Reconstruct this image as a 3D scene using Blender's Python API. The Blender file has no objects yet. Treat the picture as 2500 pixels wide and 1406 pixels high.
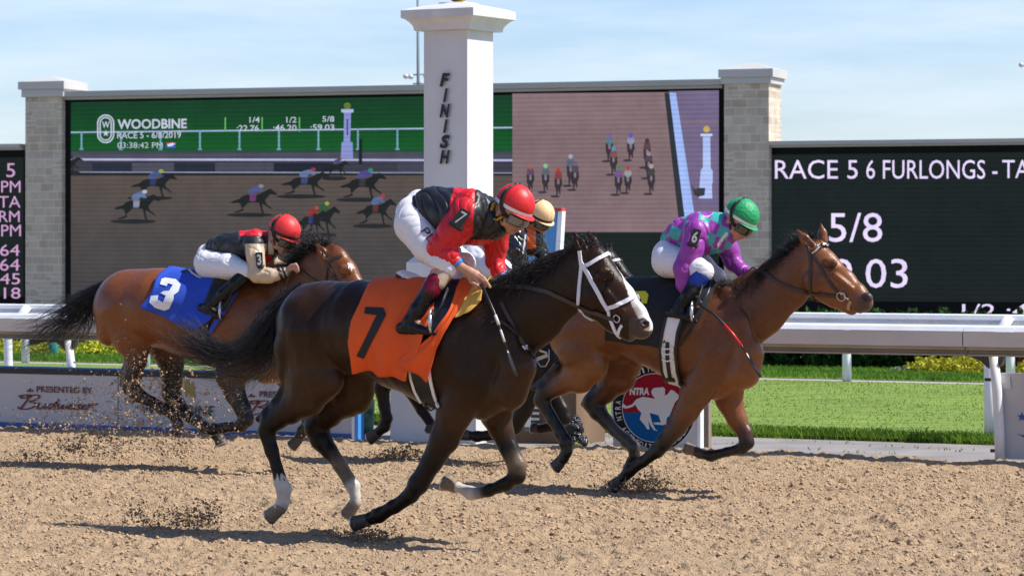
import bpy, math, random
import numpy as np
from mathutils import Vector, Matrix, noise as mnoise
from mathutils.bvhtree import BVHTree
from mathutils.geometry import tessellate_polygon

# ------------------------------------------------------------------ camera, sky, sun, exposure
S = bpy.context.scene
COL = S.collection
F, CX, HY, CH = 7800.0, 1250.0, 610.0, 1.75        # focal length in photo pixels, horizon line, eye height
cam_d = bpy.data.cameras.new("camera"); cam = bpy.data.objects.new("camera", cam_d); COL.objects.link(cam)
cam.location = (0, 0, CH); cam.rotation_euler = (math.pi / 2, 0, 0)
cam_d.sensor_width = 36.0; cam_d.lens = F / 2500 * 36.0
cam_d.shift_y = (HY - 702.0) / 2500
cam_d.clip_end = 3000
cam_d.dof.use_dof = True; cam_d.dof.focus_distance = 20.5; cam_d.dof.aperture_fstop = 9.0
S.camera = cam
SUN_AZ, SUN_EL = math.radians(11.6), math.radians(51.5)
sv = Vector((math.cos(SUN_AZ) * math.cos(SUN_EL), -math.sin(SUN_AZ) * math.cos(SUN_EL), math.sin(SUN_EL)))
sl = bpy.data.lights.new("sun", 'SUN'); sl.energy = 5.0; sl.angle = math.radians(0.53); sl.color = (1, .955, .88)
so = bpy.data.objects.new("sun", sl); COL.objects.link(so); so.rotation_euler = sv.to_track_quat('Z', 'Y').to_euler()
wd = bpy.data.worlds.new("World"); S.world = wd; wd.use_nodes = True
wn, wl = wd.node_tree.nodes, wd.node_tree.links
bgn = wn["Background"]
sky = wn.new("ShaderNodeTexSky"); sky.sky_type = 'NISHITA'; sky.sun_disc = False
sky.sun_elevation = SUN_EL; sky.sun_rotation = math.atan2(sv.x, sv.y)
sky.altitude = 300; sky.air_density = 1.0; sky.dust_density = 0.6; sky.ozone_density = 1.2
tcw = wn.new("ShaderNodeTexCoord")
mpw = wn.new("ShaderNodeMapping"); mpw.inputs['Scale'].default_value = (5, 5, 34); mpw.inputs['Rotation'].default_value = (0, .05, 0)
nzw = wn.new("ShaderNodeTexNoise"); nzw.inputs['Scale'].default_value = 1.6; nzw.inputs['Detail'].default_value = 7; nzw.inputs['Roughness'].default_value = .58
rmw = wn.new("ShaderNodeValToRGB"); rmw.color_ramp.elements[0].position = .36; rmw.color_ramp.elements[1].position = .92
rmw.color_ramp.elements[0].color = (0, 0, 0, 1); rmw.color_ramp.elements[1].color = (.75, .75, .75, 1)
mxw = wn.new("ShaderNodeMix"); mxw.data_type = 'RGBA'; mxw.inputs[7].default_value = (7.8, 8.5, 9.4, 1)
wl.new(tcw.outputs['Generated'], mpw.inputs['Vector']); wl.new(mpw.outputs[0], nzw.inputs['Vector'])
sxw = wn.new("ShaderNodeSeparateXYZ"); wl.new(tcw.outputs['Generated'], sxw.inputs[0])
hzw = wn.new("ShaderNodeMapRange"); hzw.inputs[1].default_value = .12; hzw.inputs[2].default_value = .40; hzw.inputs[3].default_value = 1; hzw.inputs[4].default_value = .12; wl.new(sxw.outputs['Z'], hzw.inputs[0])
cmw = wn.new("ShaderNodeMath"); cmw.operation = 'MULTIPLY'; wl.new(rmw.outputs[0], cmw.inputs[0]); wl.new(hzw.outputs[0], cmw.inputs[1])
wl.new(nzw.outputs['Fac'], rmw.inputs[0]); wl.new(cmw.outputs[0], mxw.inputs[0])
brw = wn.new('ShaderNodeMix'); brw.data_type = 'RGBA'; brw.blend_type = 'MULTIPLY'; brw.inputs[7].default_value = (1.22, 1.21, 1.19, 1)
tnw = wn.new("ShaderNodeMix"); tnw.data_type = 'RGBA'; tnw.blend_type = 'MULTIPLY'; tnw.inputs[0].default_value = 1; tnw.inputs[7].default_value = (.92, 1.03, 1.33, 1)
wl.new(sky.outputs[0], tnw.inputs[6]); wl.new(tnw.outputs[2], mxw.inputs[6]); wl.new(hzw.outputs[0], brw.inputs[0]); wl.new(mxw.outputs[2], brw.inputs[6]); wl.new(brw.outputs[2], bgn.inputs[0])
bgn.inputs[1].default_value = 0.088
S.view_settings.view_transform = 'Standard'; S.view_settings.look = 'None'
S.view_settings.exposure = 0.28; S.view_settings.gamma = 1.0
S.cycles.max_bounces = 6; S.cycles.caustics_reflective = False; S.cycles.caustics_refractive = False

# ------------------------------------------------------------------ coordinates
TH = math.radians(30)                              # the track runs 30 degrees off the picture plane
CT, ST = math.cos(TH), math.sin(TH)
rng = np.random.default_rng(7); random.seed(7)
def W(u, v, z): return (u * CT + v * ST, -u * ST + v * CT, z)
def Warr(a):
    a = np.asarray(a, float)
    return np.stack([a[..., 0] * CT + a[..., 1] * ST, -a[..., 0] * ST + a[..., 1] * CT, a[..., 2]], -1)
class Plane:                                       # vertical plane: photo point -> (s along, off toward the viewer, z)
    def __init__(self, ang, v): self.c, self.s, self.v = math.cos(math.radians(ang)), math.sin(math.radians(ang)), v
    def sz(self, px, py, off=0):
        dx = (px - CX) / F; Y = (self.v - off) / (self.c + dx * self.s)
        return (dx * Y * self.c - Y * self.s, CH + (HY - py) / F * Y)
    def w(self, s, off, z):
        v = self.v - off
        return (s * self.c + v * self.s, -s * self.s + v * self.c, z)
    def pt(self, px, py, off=0):
        s, z = self.sz(px, py, off); return self.w(s, off, z)
TR = lambda v: Plane(30, v)

# ------------------------------------------------------------------ objects, tags, materials
def tag(o, label=None, cat=None, group=None, kind=None):
    if label: o['label'] = label
    if cat: o['category'] = cat
    if group: o['group'] = group
    if kind: o['kind'] = kind
    return o
def empty(name, loc, label=None, cat=None, group=None, kind=None):
    o = bpy.data.objects.new(name, None); COL.objects.link(o); o.location = loc; o.empty_display_size = .1
    bpy.context.view_layer.update()
    return tag(o, label, cat, group, kind)
def rootloc(p):
    q = p
    L = Vector((0, 0, 0))
    while q: L += q.location; q = q.parent
    return L
def link(name, me, mat=None, parent=None, smooth=False):
    o = bpy.data.objects.new(name, me); COL.objects.link(o)
    mats = mat if isinstance(mat, (list, tuple)) else [mat]
    for m in mats:
        if m: me.materials.append(m)
    if smooth: me.polygons.foreach_set('use_smooth', np.ones(len(me.polygons), bool))
    if parent:
        o.parent = parent; L = rootloc(parent); o.location = -L
    return o
def fastmesh(V, Q, T=None, col=None):
    V = np.asarray(V, np.float32); me = bpy.data.meshes.new('mesh')
    fs = []
    if Q is not None and len(Q): fs.append((np.asarray(Q, np.int32), 4))
    if T is not None and len(T): fs.append((np.asarray(T, np.int32), 3))
    me.vertices.add(len(V)); me.vertices.foreach_set('co', V.ravel())
    nl = sum(f.size for f, _ in fs); nf = sum(len(f) for f, _ in fs)
    me.loops.add(nl); me.polygons.add(nf)
    me.loops.foreach_set('vertex_index', np.concatenate([f.ravel() for f, _ in fs]))
    tot = np.concatenate([np.full(len(f), n, np.int32) for f, n in fs])
    st = np.concatenate([[0], np.cumsum(tot)[:-1]]).astype(np.int32)
    me.polygons.foreach_set('loop_start', st)
    try: me.polygons.foreach_set('loop_total', tot)
    except Exception: pass
    if col is not None:
        a = me.color_attributes.new('Col', 'FLOAT_COLOR', 'POINT')
        c = np.ones((len(V), 4), np.float32); c[:, :3] = col; a.data.foreach_set('color', c.ravel())
    me.update(calc_edges=True); me.validate()
    return me
class MB:                                          # collects simple shapes, links them as one mesh
    def __init__(self): self.v, self.f = [], []
    def add(self, vs, fs):
        n = len(self.v); self.v += [tuple(p) for p in vs]; self.f += [tuple(i + n for i in f) for f in fs]
    def box(self, x0, x1, y0, y1, z0, z1, fn=lambda a, b, c: (a, b, c)):
        p = [fn(x, y, z) for z in (z0, z1) for y in (y0, y1) for x in (x0, x1)]
        self.add(p, [(0, 2, 3, 1), (4, 5, 7, 6), (0, 1, 5, 4), (2, 6, 7, 3), (0, 4, 6, 2), (1, 3, 7, 5)])
    def prism(self, prof, s0, s1, fn):             # profile [(v,z)] swept along the first axis
        n = len(prof); p = [fn(s, a, b) for s in (s0, s1) for a, b in prof]
        self.add(p, [(i, (i + 1) % n, n + (i + 1) % n, n + i) for i in range(n)] + [tuple(range(n - 1, -1, -1)), tuple(range(n, 2 * n))])
    def poly(self, pts): self.add(pts, [tuple(range(len(pts)))])
    def tube(self, pts, rad, n=10, cap=True, flat=1.0, up=None):
        pts = [Vector(p) for p in pts]; rr = rad if hasattr(rad, '__len__') else [rad] * len(pts)
        rings = []; a = None
        for i, p in enumerate(pts):
            t = (pts[min(i + 1, len(pts) - 1)] - pts[max(i - 1, 0)]).normalized()
            if up is not None: a = t.cross(Vector(up)).normalized()
            else:
                if a is None: a = t.orthogonal().normalized()
                a = (a - t * a.dot(t)).normalized()
            b = t.cross(a)
            rings.append([p + (a * math.cos(2 * math.pi * k / n) + b * math.sin(2 * math.pi * k / n) * flat) * rr[i] for k in range(n)])
        vs = [q for r in rings for q in r]; fs = []
        for i in range(len(pts) - 1):
            for k in range(n): fs.append((i * n + k, i * n + (k + 1) % n, (i + 1) * n + (k + 1) % n, (i + 1) * n + k))
        if cap: fs += [tuple(range(n - 1, -1, -1)), tuple((len(pts) - 1) * n + k for k in range(n))]
        self.add(vs, fs)
    def sphere(self, c, r, n=16, m=10):
        r = r if hasattr(r, '__len__') else (r, r, r); vs = []; fs = []
        for j in range(m + 1):
            p = math.pi * j / m
            for i in range(n):
                a = 2 * math.pi * i / n
                vs.append((c[0] + r[0] * math.sin(p) * math.cos(a), c[1] + r[1] * math.sin(p) * math.sin(a), c[2] + r[2] * math.cos(p)))
        for j in range(m):
            for i in range(n): fs.append((j * n + i, (j + 1) * n + i, (j + 1) * n + (i + 1) % n, j * n + (i + 1) % n))
        self.add(vs, fs)
    def build(self, name, mat, parent=None, smooth=False, bevel=0):
        me = bpy.data.meshes.new(name); me.from_pydata(self.v, [], self.f); me.validate(); me.update()
        o = link(name, me, mat, parent, smooth)
        if bevel:
            b = o.modifiers.new('b', 'BEVEL'); b.width = bevel; b.segments = 2; b.limit_method = 'ANGLE'
        return o
def extrude(rings, fn, d0, d1, mb):                # outline(s) in 2-D given real thickness; holes are filled by even rings given reversed
    for r in rings:
        n = len(r); tri = tessellate_polygon([[Vector((x, y, 0)) for x, y in r]])
        vs = [fn(x, y, d1) for x, y in r] + [fn(x, y, d0) for x, y in r]
        mb.add(vs, [tuple(t) for t in tri] + [(i, (i + 1) % n, n + (i + 1) % n, n + i) for i in range(n)])
def text2d(body, bold=0.0, shear=0.0, spacing=1.0):
    c = bpy.data.curves.new('t', 'FONT'); c.body = body; c.offset = bold; c.shear = shear; c.space_character = spacing; c.resolution_u = 3
    o = bpy.data.objects.new('t', c); COL.objects.link(o)
    me = bpy.data.meshes.new_from_object(o.evaluated_get(bpy.context.evaluated_depsgraph_get()))
    bpy.data.objects.remove(o); bpy.data.curves.remove(c)
    v = np.array([p.co[:2] for p in me.vertices]) if len(me.vertices) else np.zeros((1, 2)); f = [tuple(p.vertices) for p in me.polygons]
    bpy.data.meshes.remove(me)
    v = v - v.min(0); v = v / np.maximum(v.max(0), 1e-6)      # unit box
    return v, f
def text_px(mb, body, box, fn, bold=.0, shear=0, spacing=1.0):
    """letters fitted in a photo box (x0, y0, x1, y1, optional slope) and laid on fn(px, py)"""
    v, f = text2d(body, bold, shear, spacing); x0, y0, x1, y1 = box[:4]; sl_ = box[4] if len(box) > 4 else 0
    mb.add([fn(x0 + a * (x1 - x0), y1 - b * (y1 - y0) + sl_ * (a * (x1 - x0))) for a, b in v], f)

MATS = {}
def mat(name, col, rough=.6, metal=0, spec=.5, noise=None, bump=None, attr=False, coat=0, emis=None, sheen=0, coord='Object'):
    """noise=(scale, amount[, stretch]) colour variation, bump=(scale, strength, distance)"""
    if name in MATS: return MATS[name]
    m = bpy.data.materials.new(name); m.use_nodes = True; nt = m.node_tree; N, L = nt.nodes, nt.links
    p = N['Principled BSDF']; p.inputs['Base Color'].default_value = (*col, 1); p.inputs['Roughness'].default_value = rough
    p.inputs['Metallic'].default_value = metal; p.inputs['Specular IOR Level'].default_value = spec; p.inputs['Coat Weight'].default_value = coat
    p.inputs['Sheen Weight'].default_value = sheen
    tc = N.new('ShaderNodeTexCoord'); src = None
    if attr:
        a = N.new('ShaderNodeAttribute'); a.attribute_name = 'Col'; src = a.outputs['Color']
    def noi(sc, det=4, st=(1, 1, 1)):
        mp = N.new('ShaderNodeMapping'); mp.inputs['Scale'].default_value = st; L.new(tc.outputs[coord], mp.inputs[0])
        n = N.new('ShaderNodeTexNoise'); n.inputs['Scale'].default_value = sc; n.inputs['Detail'].default_value = det; L.new(mp.outputs[0], n.inputs['Vector']); return n.outputs['Fac']
    if noise:
        st = noise[2] if len(noise) > 2 else (1, 1, 1)
        f_ = noi(noise[0], 5, st); mr = N.new('ShaderNodeMapRange'); mr.inputs[1].default_value = .25; mr.inputs[2].default_value = .75
        mr.inputs[3].default_value = 1 - noise[1]; mr.inputs[4].default_value = 1 + noise[1]; L.new(f_, mr.inputs[0])
        mx = N.new('ShaderNodeMix'); mx.data_type = 'RGBA'; mx.blend_type = 'MULTIPLY'; mx.inputs[0].default_value = 1; mx.clamp_result = False
        if src: L.new(src, mx.inputs[6])
        else: mx.inputs[6].default_value = (*col, 1)
        L.new(mr.outputs[0], mx.inputs[7]); src = mx.outputs[2]
    if src: L.new(src, p.inputs['Base Color'])
    if bump:
        st = bump[3] if len(bump) > 3 else (1, 1, 1)
        b = N.new('ShaderNodeBump'); b.inputs['Strength'].default_value = bump[1]; b.inputs['Distance'].default_value = bump[2]
        L.new(noi(bump[0], 3, st), b.inputs['Height']); L.new(b.outputs[0], p.inputs['Normal'])
    if emis:
        p.inputs['Emission Strength'].default_value = emis
        if src: L.new(src, p.inputs['Emission Color'])
        else: p.inputs['Emission Color'].default_value = (*col, 1)
    MATS[name] = m; return m
def led(name, col, e=1.0, attr=False, lines=True):  # lit screen: dim glossy face, emission broken by LED rows
    if name in MATS: return MATS[name]
    m = mat(name, (.004, .004, .005), .5, spec=.10); N, L = m.node_tree.nodes, m.node_tree.links; p = N['Principled BSDF']
    tc = N.new('ShaderNodeTexCoord'); wv = N.new('ShaderNodeTexWave'); wv.bands_direction = 'Z'; wv.inputs['Scale'].default_value = 2.9
    nz = N.new('ShaderNodeTexNoise'); nz.inputs['Scale'].default_value = 1.7; nz.inputs['Detail'].default_value = 8; nz.inputs['Roughness'].default_value = .7
    L.new(tc.outputs['Object'], wv.inputs[0]); L.new(tc.outputs['Object'], nz.inputs[0])
    a = N.new('ShaderNodeMapRange'); a.inputs[3].default_value = .86 if lines else .97; a.inputs[4].default_value = 1.05 if lines else 1.0; L.new(wv.outputs['Fac'], a.inputs[0])
    b = N.new('ShaderNodeMapRange'); b.inputs[1].default_value = .3; b.inputs[2].default_value = .7; b.inputs[3].default_value = .86; b.inputs[4].default_value = 1.12; L.new(nz.outputs['Fac'], b.inputs[0])
    q = N.new('ShaderNodeMath'); q.operation = 'MULTIPLY'; L.new(a.outputs[0], q.inputs[0]); L.new(b.outputs[0], q.inputs[1])
    r = N.new('ShaderNodeMath'); r.operation = 'MULTIPLY'; r.inputs[1].default_value = e * .80; L.new(q.outputs[0], r.inputs[0]); L.new(r.outputs[0], p.inputs['Emission Strength'])
    if attr:
        at = N.new('ShaderNodeAttribute'); at.attribute_name = 'Col'; L.new(at.outputs['Color'], p.inputs['Emission Color'])
    else: p.inputs['Emission Color'].default_value = (*col, 1)
    return m
def srgb(r, g, b):
    f = lambda c: (c / 255 / 12.92) if c < 10.3 else ((c / 255 + .055) / 1.055) ** 2.4
    return (f(r), f(g), f(b))
# ================================================================== THE SETTING
DIRT = (.395, .280, .172)
m_dirt = mat('dirt', DIRT, .95, spec=.15, noise=(2.2, .16), bump=(70, 1.0, .02))
m_clod = mat("clod", (.46, .32, .20), .95, spec=.1, noise=(40, .2))
m_dark_clod = mat('dark_clod', (.25, .17, .105), .95, spec=.1, noise=(40, .25))  # darker brown version of the clod colour, for the low sprays
m_apron = mat('apron', (.27, .25, .238), .9, spec=.2, noise=(1.6, .28, (1, 1, 1)), bump=(40, .5, .01))
m_turf = mat('turf_soil', (.235, .33, .080), .9, spec=.05, noise=(1.5, .42, (.45, 5, 1)), bump=(45, 1, .03, (.4, 2, 1)))
m_path = mat('pale_path', (.42, .39, .35), .9, noise=(6, .15))
def leafmat(name, tr=.35, noise=None):
    m = mat(name, (.1, .2, .03), .7, spec=.08, attr=True)
    N, L = m.node_tree.nodes, m.node_tree.links; p = N['Principled BSDF']
    t = N.new('ShaderNodeBsdfTranslucent'); a = N['Attribute']; L.new(a.outputs['Color'], t.inputs[0])
    x = N.new('ShaderNodeMixShader'); x.inputs[0].default_value = tr
    L.new(p.outputs[0], x.inputs[1]); L.new(t.outputs[0], x.inputs[2]); L.new(x.outputs[0], N['Material Output'].inputs[0]); return m
m_grass = leafmat('grass_blades', .25); m_leaf = leafmat('leaves', .2)

def sheet(name, u0, u1, v0, v1, z, m, kind='structure', n=1):
    mb = MB(); vs = []; 
    mb.add([W(u0, v0, z), W(u1, v0, z), W(u1, v1, z), W(u0, v1, z)], [(0, 1, 2, 3)])
    o = mb.build(name, m); tag(o, kind=kind); return o
gm = MB(); gm.add([(-900, -300, -.09), (900, -300, -.09), (900, 1500, -.09), (-900, 1500, -.09)], [(0, 1, 2, 3)])
tag(gm.build('ground', mat('far_ground', (.22, .20, .17), .95, spec=.1, noise=(.5, .3))), kind='structure')

def vnoise(X, Y, s, seed):                          # smooth value noise on arrays
    r = np.random.default_rng(seed); g = r.random((256, 256)).astype(np.float32)
    x, y = X / s, Y / s; i, j = np.floor(x).astype(int), np.floor(y).astype(int); fx, fy = x - i, y - j
    fx, fy = fx * fx * (3 - 2 * fx), fy * fy * (3 - 2 * fy); i0, j0, i1, j1 = i % 256, j % 256, (i + 1) % 256, (j + 1) % 256
    return (g[i0, j0] * (1 - fx) + g[i1, j0] * fx) * (1 - fy) + (g[i0, j1] * (1 - fx) + g[i1, j1] * fx) * fy
def dirt_height(X, Y):
    h = .030 * (vnoise(X, Y, .9, 1) - .5) + .022 * (vnoise(X, Y, .23, 2) - .5)
    wx = X + .03 * vnoise(X, Y, .06, 8); wy = Y + .03 * vnoise(X, Y, .06, 9)
    a = vnoise(wx, wy, .062, 3); b = vnoise(wx, wy, .034, 4)
    big = np.clip(vnoise(X, Y, .5, 13) * 1.6 - .2, .35, 1.1)
    h = h + big * (.066 * np.clip(a - .42, 0, .30) + .028 * np.clip(b - .35, 0, .4)) + .008 * (vnoise(X, Y, .016, 5) - .5)
    v_ = X * ST + Y * CT; h = h + .004 * np.sin(v_ * 46 + 3 * vnoise(X, Y, .8, 15)) - .10 * np.maximum(vnoise(wx, wy, .19, 16) - .74, 0)
    return h - .05 * np.maximum(vnoise(wx, wy, .085, 6) - .66, 0) * 2
def grid(x0, x1, nx, y0, y1, ny):
    xs = np.linspace(x0, x1, nx); ys = np.linspace(y0, y1, ny); X, Y = np.meshgrid(xs, ys)
    idx = np.arange(nx * ny).reshape(ny, nx)
    return X, Y, np.stack([idx[:-1, :-1], idx[:-1, 1:], idx[1:, 1:], idx[1:, :-1]], -1).reshape(-1, 4)
X, Y, Q = grid(-1, 1, 900, 16.6, 32.0, 1080)
X = X * (Y * .185 + .35)
Vv = X * ST + Y * CT
Z = dirt_height(X, Y) + .03 * np.exp(-((Vv - 24.3) / .3) ** 2)
edge = 24.60 + .10 * (vnoise(X, Y, .35, 11) - .5) + .05 * (vnoise(X, Y, .1, 12) - .5)
Z = np.where(Vv > edge, -.2, Z)
bx = np.minimum(Y * .185 + .35 - np.abs(X), Y - 16.6); Z = Z - np.clip(.5 - bx, 0, .5) * .1
o = link('dirt_track', fastmesh(np.stack([X, Y, Z], -1).reshape(-1, 3), Q), m_dirt, smooth=True); tag(o, kind='structure')
sheet('outer_dirt', -70, 60, -30, 24.6, -.06, m_dirt)
sheet('apron_pavement', -70, 60, 24.4, 27.35, 0.0, m_apron)
sheet('turf_course', -75, 60, 27.05, 38.45, .035, m_turf)
sheet('gravel_path', -80, 60, 38.45, 39.0, .03, m_path)
sheet('verge', -80, 60, 39.0, 43.6, .04, m_turf)

def blades(name, n, u0, u1, v0, v1, z, h, w, cols, zvar=.4, dens=None, label=None, cat=None, lean=.5):
    r = np.random.default_rng(n); u = r.uniform(u0, u1, n); v = r.uniform(v0, v1, n)
    if dens is not None: k = r.random(n) < dens(u, v); u, v = u[k], v[k]
    n = len(u); base = Warr(np.stack([u, v, np.full(n, z)], -1)); a = r.uniform(0, math.pi * 2, n)
    side = np.stack([np.cos(a), np.sin(a) * .5, 0 * a], -1) * w; hh = h * r.uniform(1 - zvar, 1 + zvar, n)
    top = base + np.stack([r.normal(0, lean, n) * hh, r.normal(0, lean, n) * hh, hh], -1)
    V = np.stack([base - side, base + side, top + side * .3, top - side * .3], 1).reshape(-1, 3)
    pal = np.array(cols); c = pal[r.integers(0, len(pal), n)] * r.uniform(.75, 1.25, (n, 1))
    mow = .92 + .12 * np.sin(v * 3.1 + .5 * np.sin(u * .7)) + .30 * (vnoise(u * .28, v, .42, 41) - .5) * 2 + .16 * (vnoise(u * .4, v, .17, 42) - .5) * 2
    c = np.repeat(c * mow[:, None], 4, 0)
    o = link(name, fastmesh(V, np.arange(4 * n).reshape(-1, 4), col=c), m_grass); tag(o, label, cat, kind='stuff'); return o
GR = [(.18, .31, .05), (.23, .35, .07), (.30, .40, .10), (.15, .26, .04)]
blades('turf_grass', 26000, -24, -8, 27.12, 38.4, .03, .015, .010, GR, label='mown green turf between the two white rails', cat='grass')
blades('edge_grass', 26000, -24, -8.5, 27.02, 27.32, .0, .085, .006, [(.15, .27, .03), (.20, .31, .04), (.10, .20, .02)], label='longer ragged grass along the edge of the grey apron', cat='grass')
blades('apron_weed', 1500, -22, -9, 25.3, 27.05, .0, .02, .008, [(.2, .28, .05), (.25, .3, .1)], dens=lambda u, v: (np.sin(u * 2.3 + v * 7) > .55) * .8, label='thin grass clippings strewn over the grey apron', cat='grass')
blades('verge_grass', 60000, -36, -13, 39.05, 41.9, .03, .06, .008, [(.11, .23, .03), (.15, .28, .04), (.09, .19, .02)], label='longer green verge grass below the dark hedge', cat='grass')

def leaves(name, spots, label, cat, cols, size=.045, group=None, kind=None):
    """spots: list of (u, v, z, ru, rv, rz, count): leaf-sized faces through lumpy ellipsoids"""
    Vs, Cs = [], []; r = np.random.default_rng(len(spots) * 31 + int(abs(spots[0][0]) * 100))
    pal = np.array(cols)
    for u, v, z, ru, rv, rz, n in spots:
        d = r.normal(size=(n, 3)); d /= np.linalg.norm(d, axis=1)[:, None]
        rad = r.uniform(.55, 1.0, n) ** .5 * (1 + .22 * np.sin(d[:, 0] * 7 + d[:, 2] * 5 + u) * np.cos(d[:, 1] * 6))
        c = np.array([u, v, z]) + d * rad[:, None] * np.array([ru, rv, rz]); c[:, 2] = np.maximum(c[:, 2], .02)
        c = Warr(c); a = r.normal(size=(n, 3)); a /= np.linalg.norm(a, axis=1)[:, None]; b = np.cross(a, r.normal(size=(n, 3))); b /= np.linalg.norm(b, axis=1)[:, None]
        s = size * r.uniform(.6, 1.3, (n, 1))
        Vs.append(np.stack([c - a * s, c + b * s * .5, c + a * s, c - b * s * .5], 1).reshape(-1, 3))
        Cs.append(np.repeat(pal[r.integers(0, len(pal), n)] * r.uniform(.7, 1.3, (n, 1)), 4, 0))
    V = np.concatenate(Vs); o = link(name, fastmesh(V, np.arange(len(V)).reshape(-1, 4), col=np.concatenate(Cs)), m_leaf)
    tag(o, label, cat, group, kind); return o
def hedge(u0, u1, v, h, label, n):
    sp = [(u0 + (u1 - u0) * (i + .5) / n, v + .1 * math.sin(i * 2.1), h * .5, (u1 - u0) / n * .62, .45, h * .56, 2200) for i in range(n)] + [(u0 + (u1 - u0) * (i + .5) / n, v + .35, h * .45, (u1 - u0) / n * .62, .3, h * .5, 1200) for i in range(n)]
    leaves('hedge', sp, label, 'hedge', [(.034, .085, .02), (.055, .12, .028), (.022, .058, .016), (.042, .10, .022)], .055)
hedge(-24, -11.5, 42.5, .82, 'dark green clipped hedge below the results board at right', 22)
hedge(-44, -24.2, 44.6, .62, 'dark green low hedge behind the yellow shrubs at far left', 26)
YEL = [(.42, .40, .03), (.52, .47, .05), (.30, .33, .03), (.58, .50, .07)]
P41 = TR(41.4)
def shrub(px, w, hpx, y, label, cols=YEL, n=1300, group='low yellow shrubs in front of the hedge'):
    s, _ = P41.sz(px, y); ru = w / 2 * 44 / F / CT * .9; rz = hpx * 44 / F
    sp = [(s + random.uniform(-.7, .7) * ru, 41.5 + random.uniform(-.2, .2), rz * random.uniform(.3, .6), ru * .5, .35, rz * random.uniform(.4, .6), n // 4) for _ in range(7)]
    leaves('shrub', sp, label, 'shrub', cols, .035, group)
shrub(2315, 190, 52, 912, 'spreading golden yellow shrub left of the leaning white rail post')
shrub(2440, 70, 44, 912, 'yellow shrub tuft between the two white posts at right')
shrub(2495, 60, 40, 912, 'low yellow shrub above the corner sign at the right edge')
shrub(2488, 40, 60, 905, 'dark red leaved shrub behind the yellow one at right edge', [(.10, .02, .02), (.06, .02, .015)], 700, None)
shrub(2215, 60, 26, 912, 'pale green small plant at the foot of the golden shrub', [(.2, .28, .12), (.3, .36, .2)], 500, None)
for x, w, h, lab in ((30, 120, 44, 'bright yellow shrub at the left edge under the rail'), (130, 120, 40, 'bright yellow shrub just left of the teal bin'),
                     (255, 130, 48, 'bright yellow mounded shrub right of the teal bin'), (370, 120, 44, 'yellow shrub behind the hind legs of the bay horse'),
                     (480, 120, 40, 'yellow shrub behind the dark tail of the brown horse')):
    shrub(x, w, h, 874, lab, [(.50, .52, .04), (.60, .58, .06), (.36, .44, .04)], 1600)

# ------------------------------------------------------------------ rails
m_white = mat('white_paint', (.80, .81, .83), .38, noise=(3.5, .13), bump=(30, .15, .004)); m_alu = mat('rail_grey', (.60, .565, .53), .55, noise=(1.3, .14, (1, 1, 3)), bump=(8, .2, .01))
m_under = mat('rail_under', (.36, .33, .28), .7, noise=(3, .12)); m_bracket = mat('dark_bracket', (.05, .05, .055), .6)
def rail_run(name, prof, m, u0, u1, parent=None, smooth=False, bevel=.0):
    mb = MB(); mb.prism(prof, u0, u1, lambda s, v, z: W(s, v, z)); return mb.build(name, m, parent, bevel=bevel)
R1 = empty('safety_rail', W(-12, 24.5, 0), 'white and grey padded inside rail beside the dirt track, nearest to the horses', 'rail')
for k in range(-4, 4):                               # jointed lengths with a visible seam
    u0 = -9.84 + 4.77 * k
    rail_run('rail_cap', [(24.40, 1.09), (24.43, 1.125), (24.50, 1.14), (24.60, 1.12), (24.62, 1.085)], m_white, u0, u0 + 4.765, R1)
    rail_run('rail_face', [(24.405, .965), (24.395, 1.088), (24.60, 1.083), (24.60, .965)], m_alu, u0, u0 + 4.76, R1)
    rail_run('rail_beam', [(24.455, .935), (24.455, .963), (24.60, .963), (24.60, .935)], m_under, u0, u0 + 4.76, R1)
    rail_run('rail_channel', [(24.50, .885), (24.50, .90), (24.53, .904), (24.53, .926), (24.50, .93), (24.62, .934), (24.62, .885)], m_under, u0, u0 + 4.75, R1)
    if k < 3:
        mb = MB(); mb.tube([W(u0 + .19, 24.74, -.02), W(u0 + .18, 24.74, .3), W(u0 + .165, 24.73, .6), W(u0 + .145, 24.70, .89)], [.043, .042, .041, .04], 14)
        mb.build('post', m_white, R1, True)
        mb = MB(); q = [(u0 - .09, .884), (u0 + .24, .884), (u0 + .205, .80), (u0 + .10, .78), (u0 + .03, .84)]; n_ = len(q); mb.add([W(a, 24.70, z) for a, z in q] + [W(a, 24.755, z) for a, z in q], [tuple(range(n_)), tuple(range(2 * n_ - 1, n_ - 1, -1))] + [(i, (i + 1) % n_, n_ + (i + 1) % n_, n_ + i) for i in range(n_)]); mb.build('post_bracket', m_bracket, R1)
R2 = empty('turf_rail', W(-12, 27.4, 0), 'white tubular rail along the near edge of the turf', 'rail')
rail_run('rail_tube', [(27.42, 1.06), (27.41, 1.085), (27.43, 1.10), (27.41, 1.115), (27.43, 1.155), (27.50, 1.165), (27.56, 1.13), (27.56, 1.06)], m_white, -34, 2, R2)
for u in (-6.0, -8.17, -10.72, -13.27, -15.45, -17.6, -19.8, -22.0, -24.2, -26.4, -28.6, -30.8):
    mb = MB(); mb.tube([W(u, 27.22, -.02), W(u, 27.21, .5), W(u, 27.2, .78), W(u + .03, 27.23, .93), W(u + .09, 27.33, 1.06), W(u + .12, 27.39, 1.135)], .048, 12); mb.build('post', m_white, R2, True)
R3 = empty('outer_turf_rail', W(-17, 38.6, 0), 'thin white rail on curved posts beyond the mown turf', 'rail')
mb = MB(); mb.tube([W(-45, 38.75, .83), W(8, 38.75, .83)], .04, 8); mb.build('rail_tube', m_white, R3, True)
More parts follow.
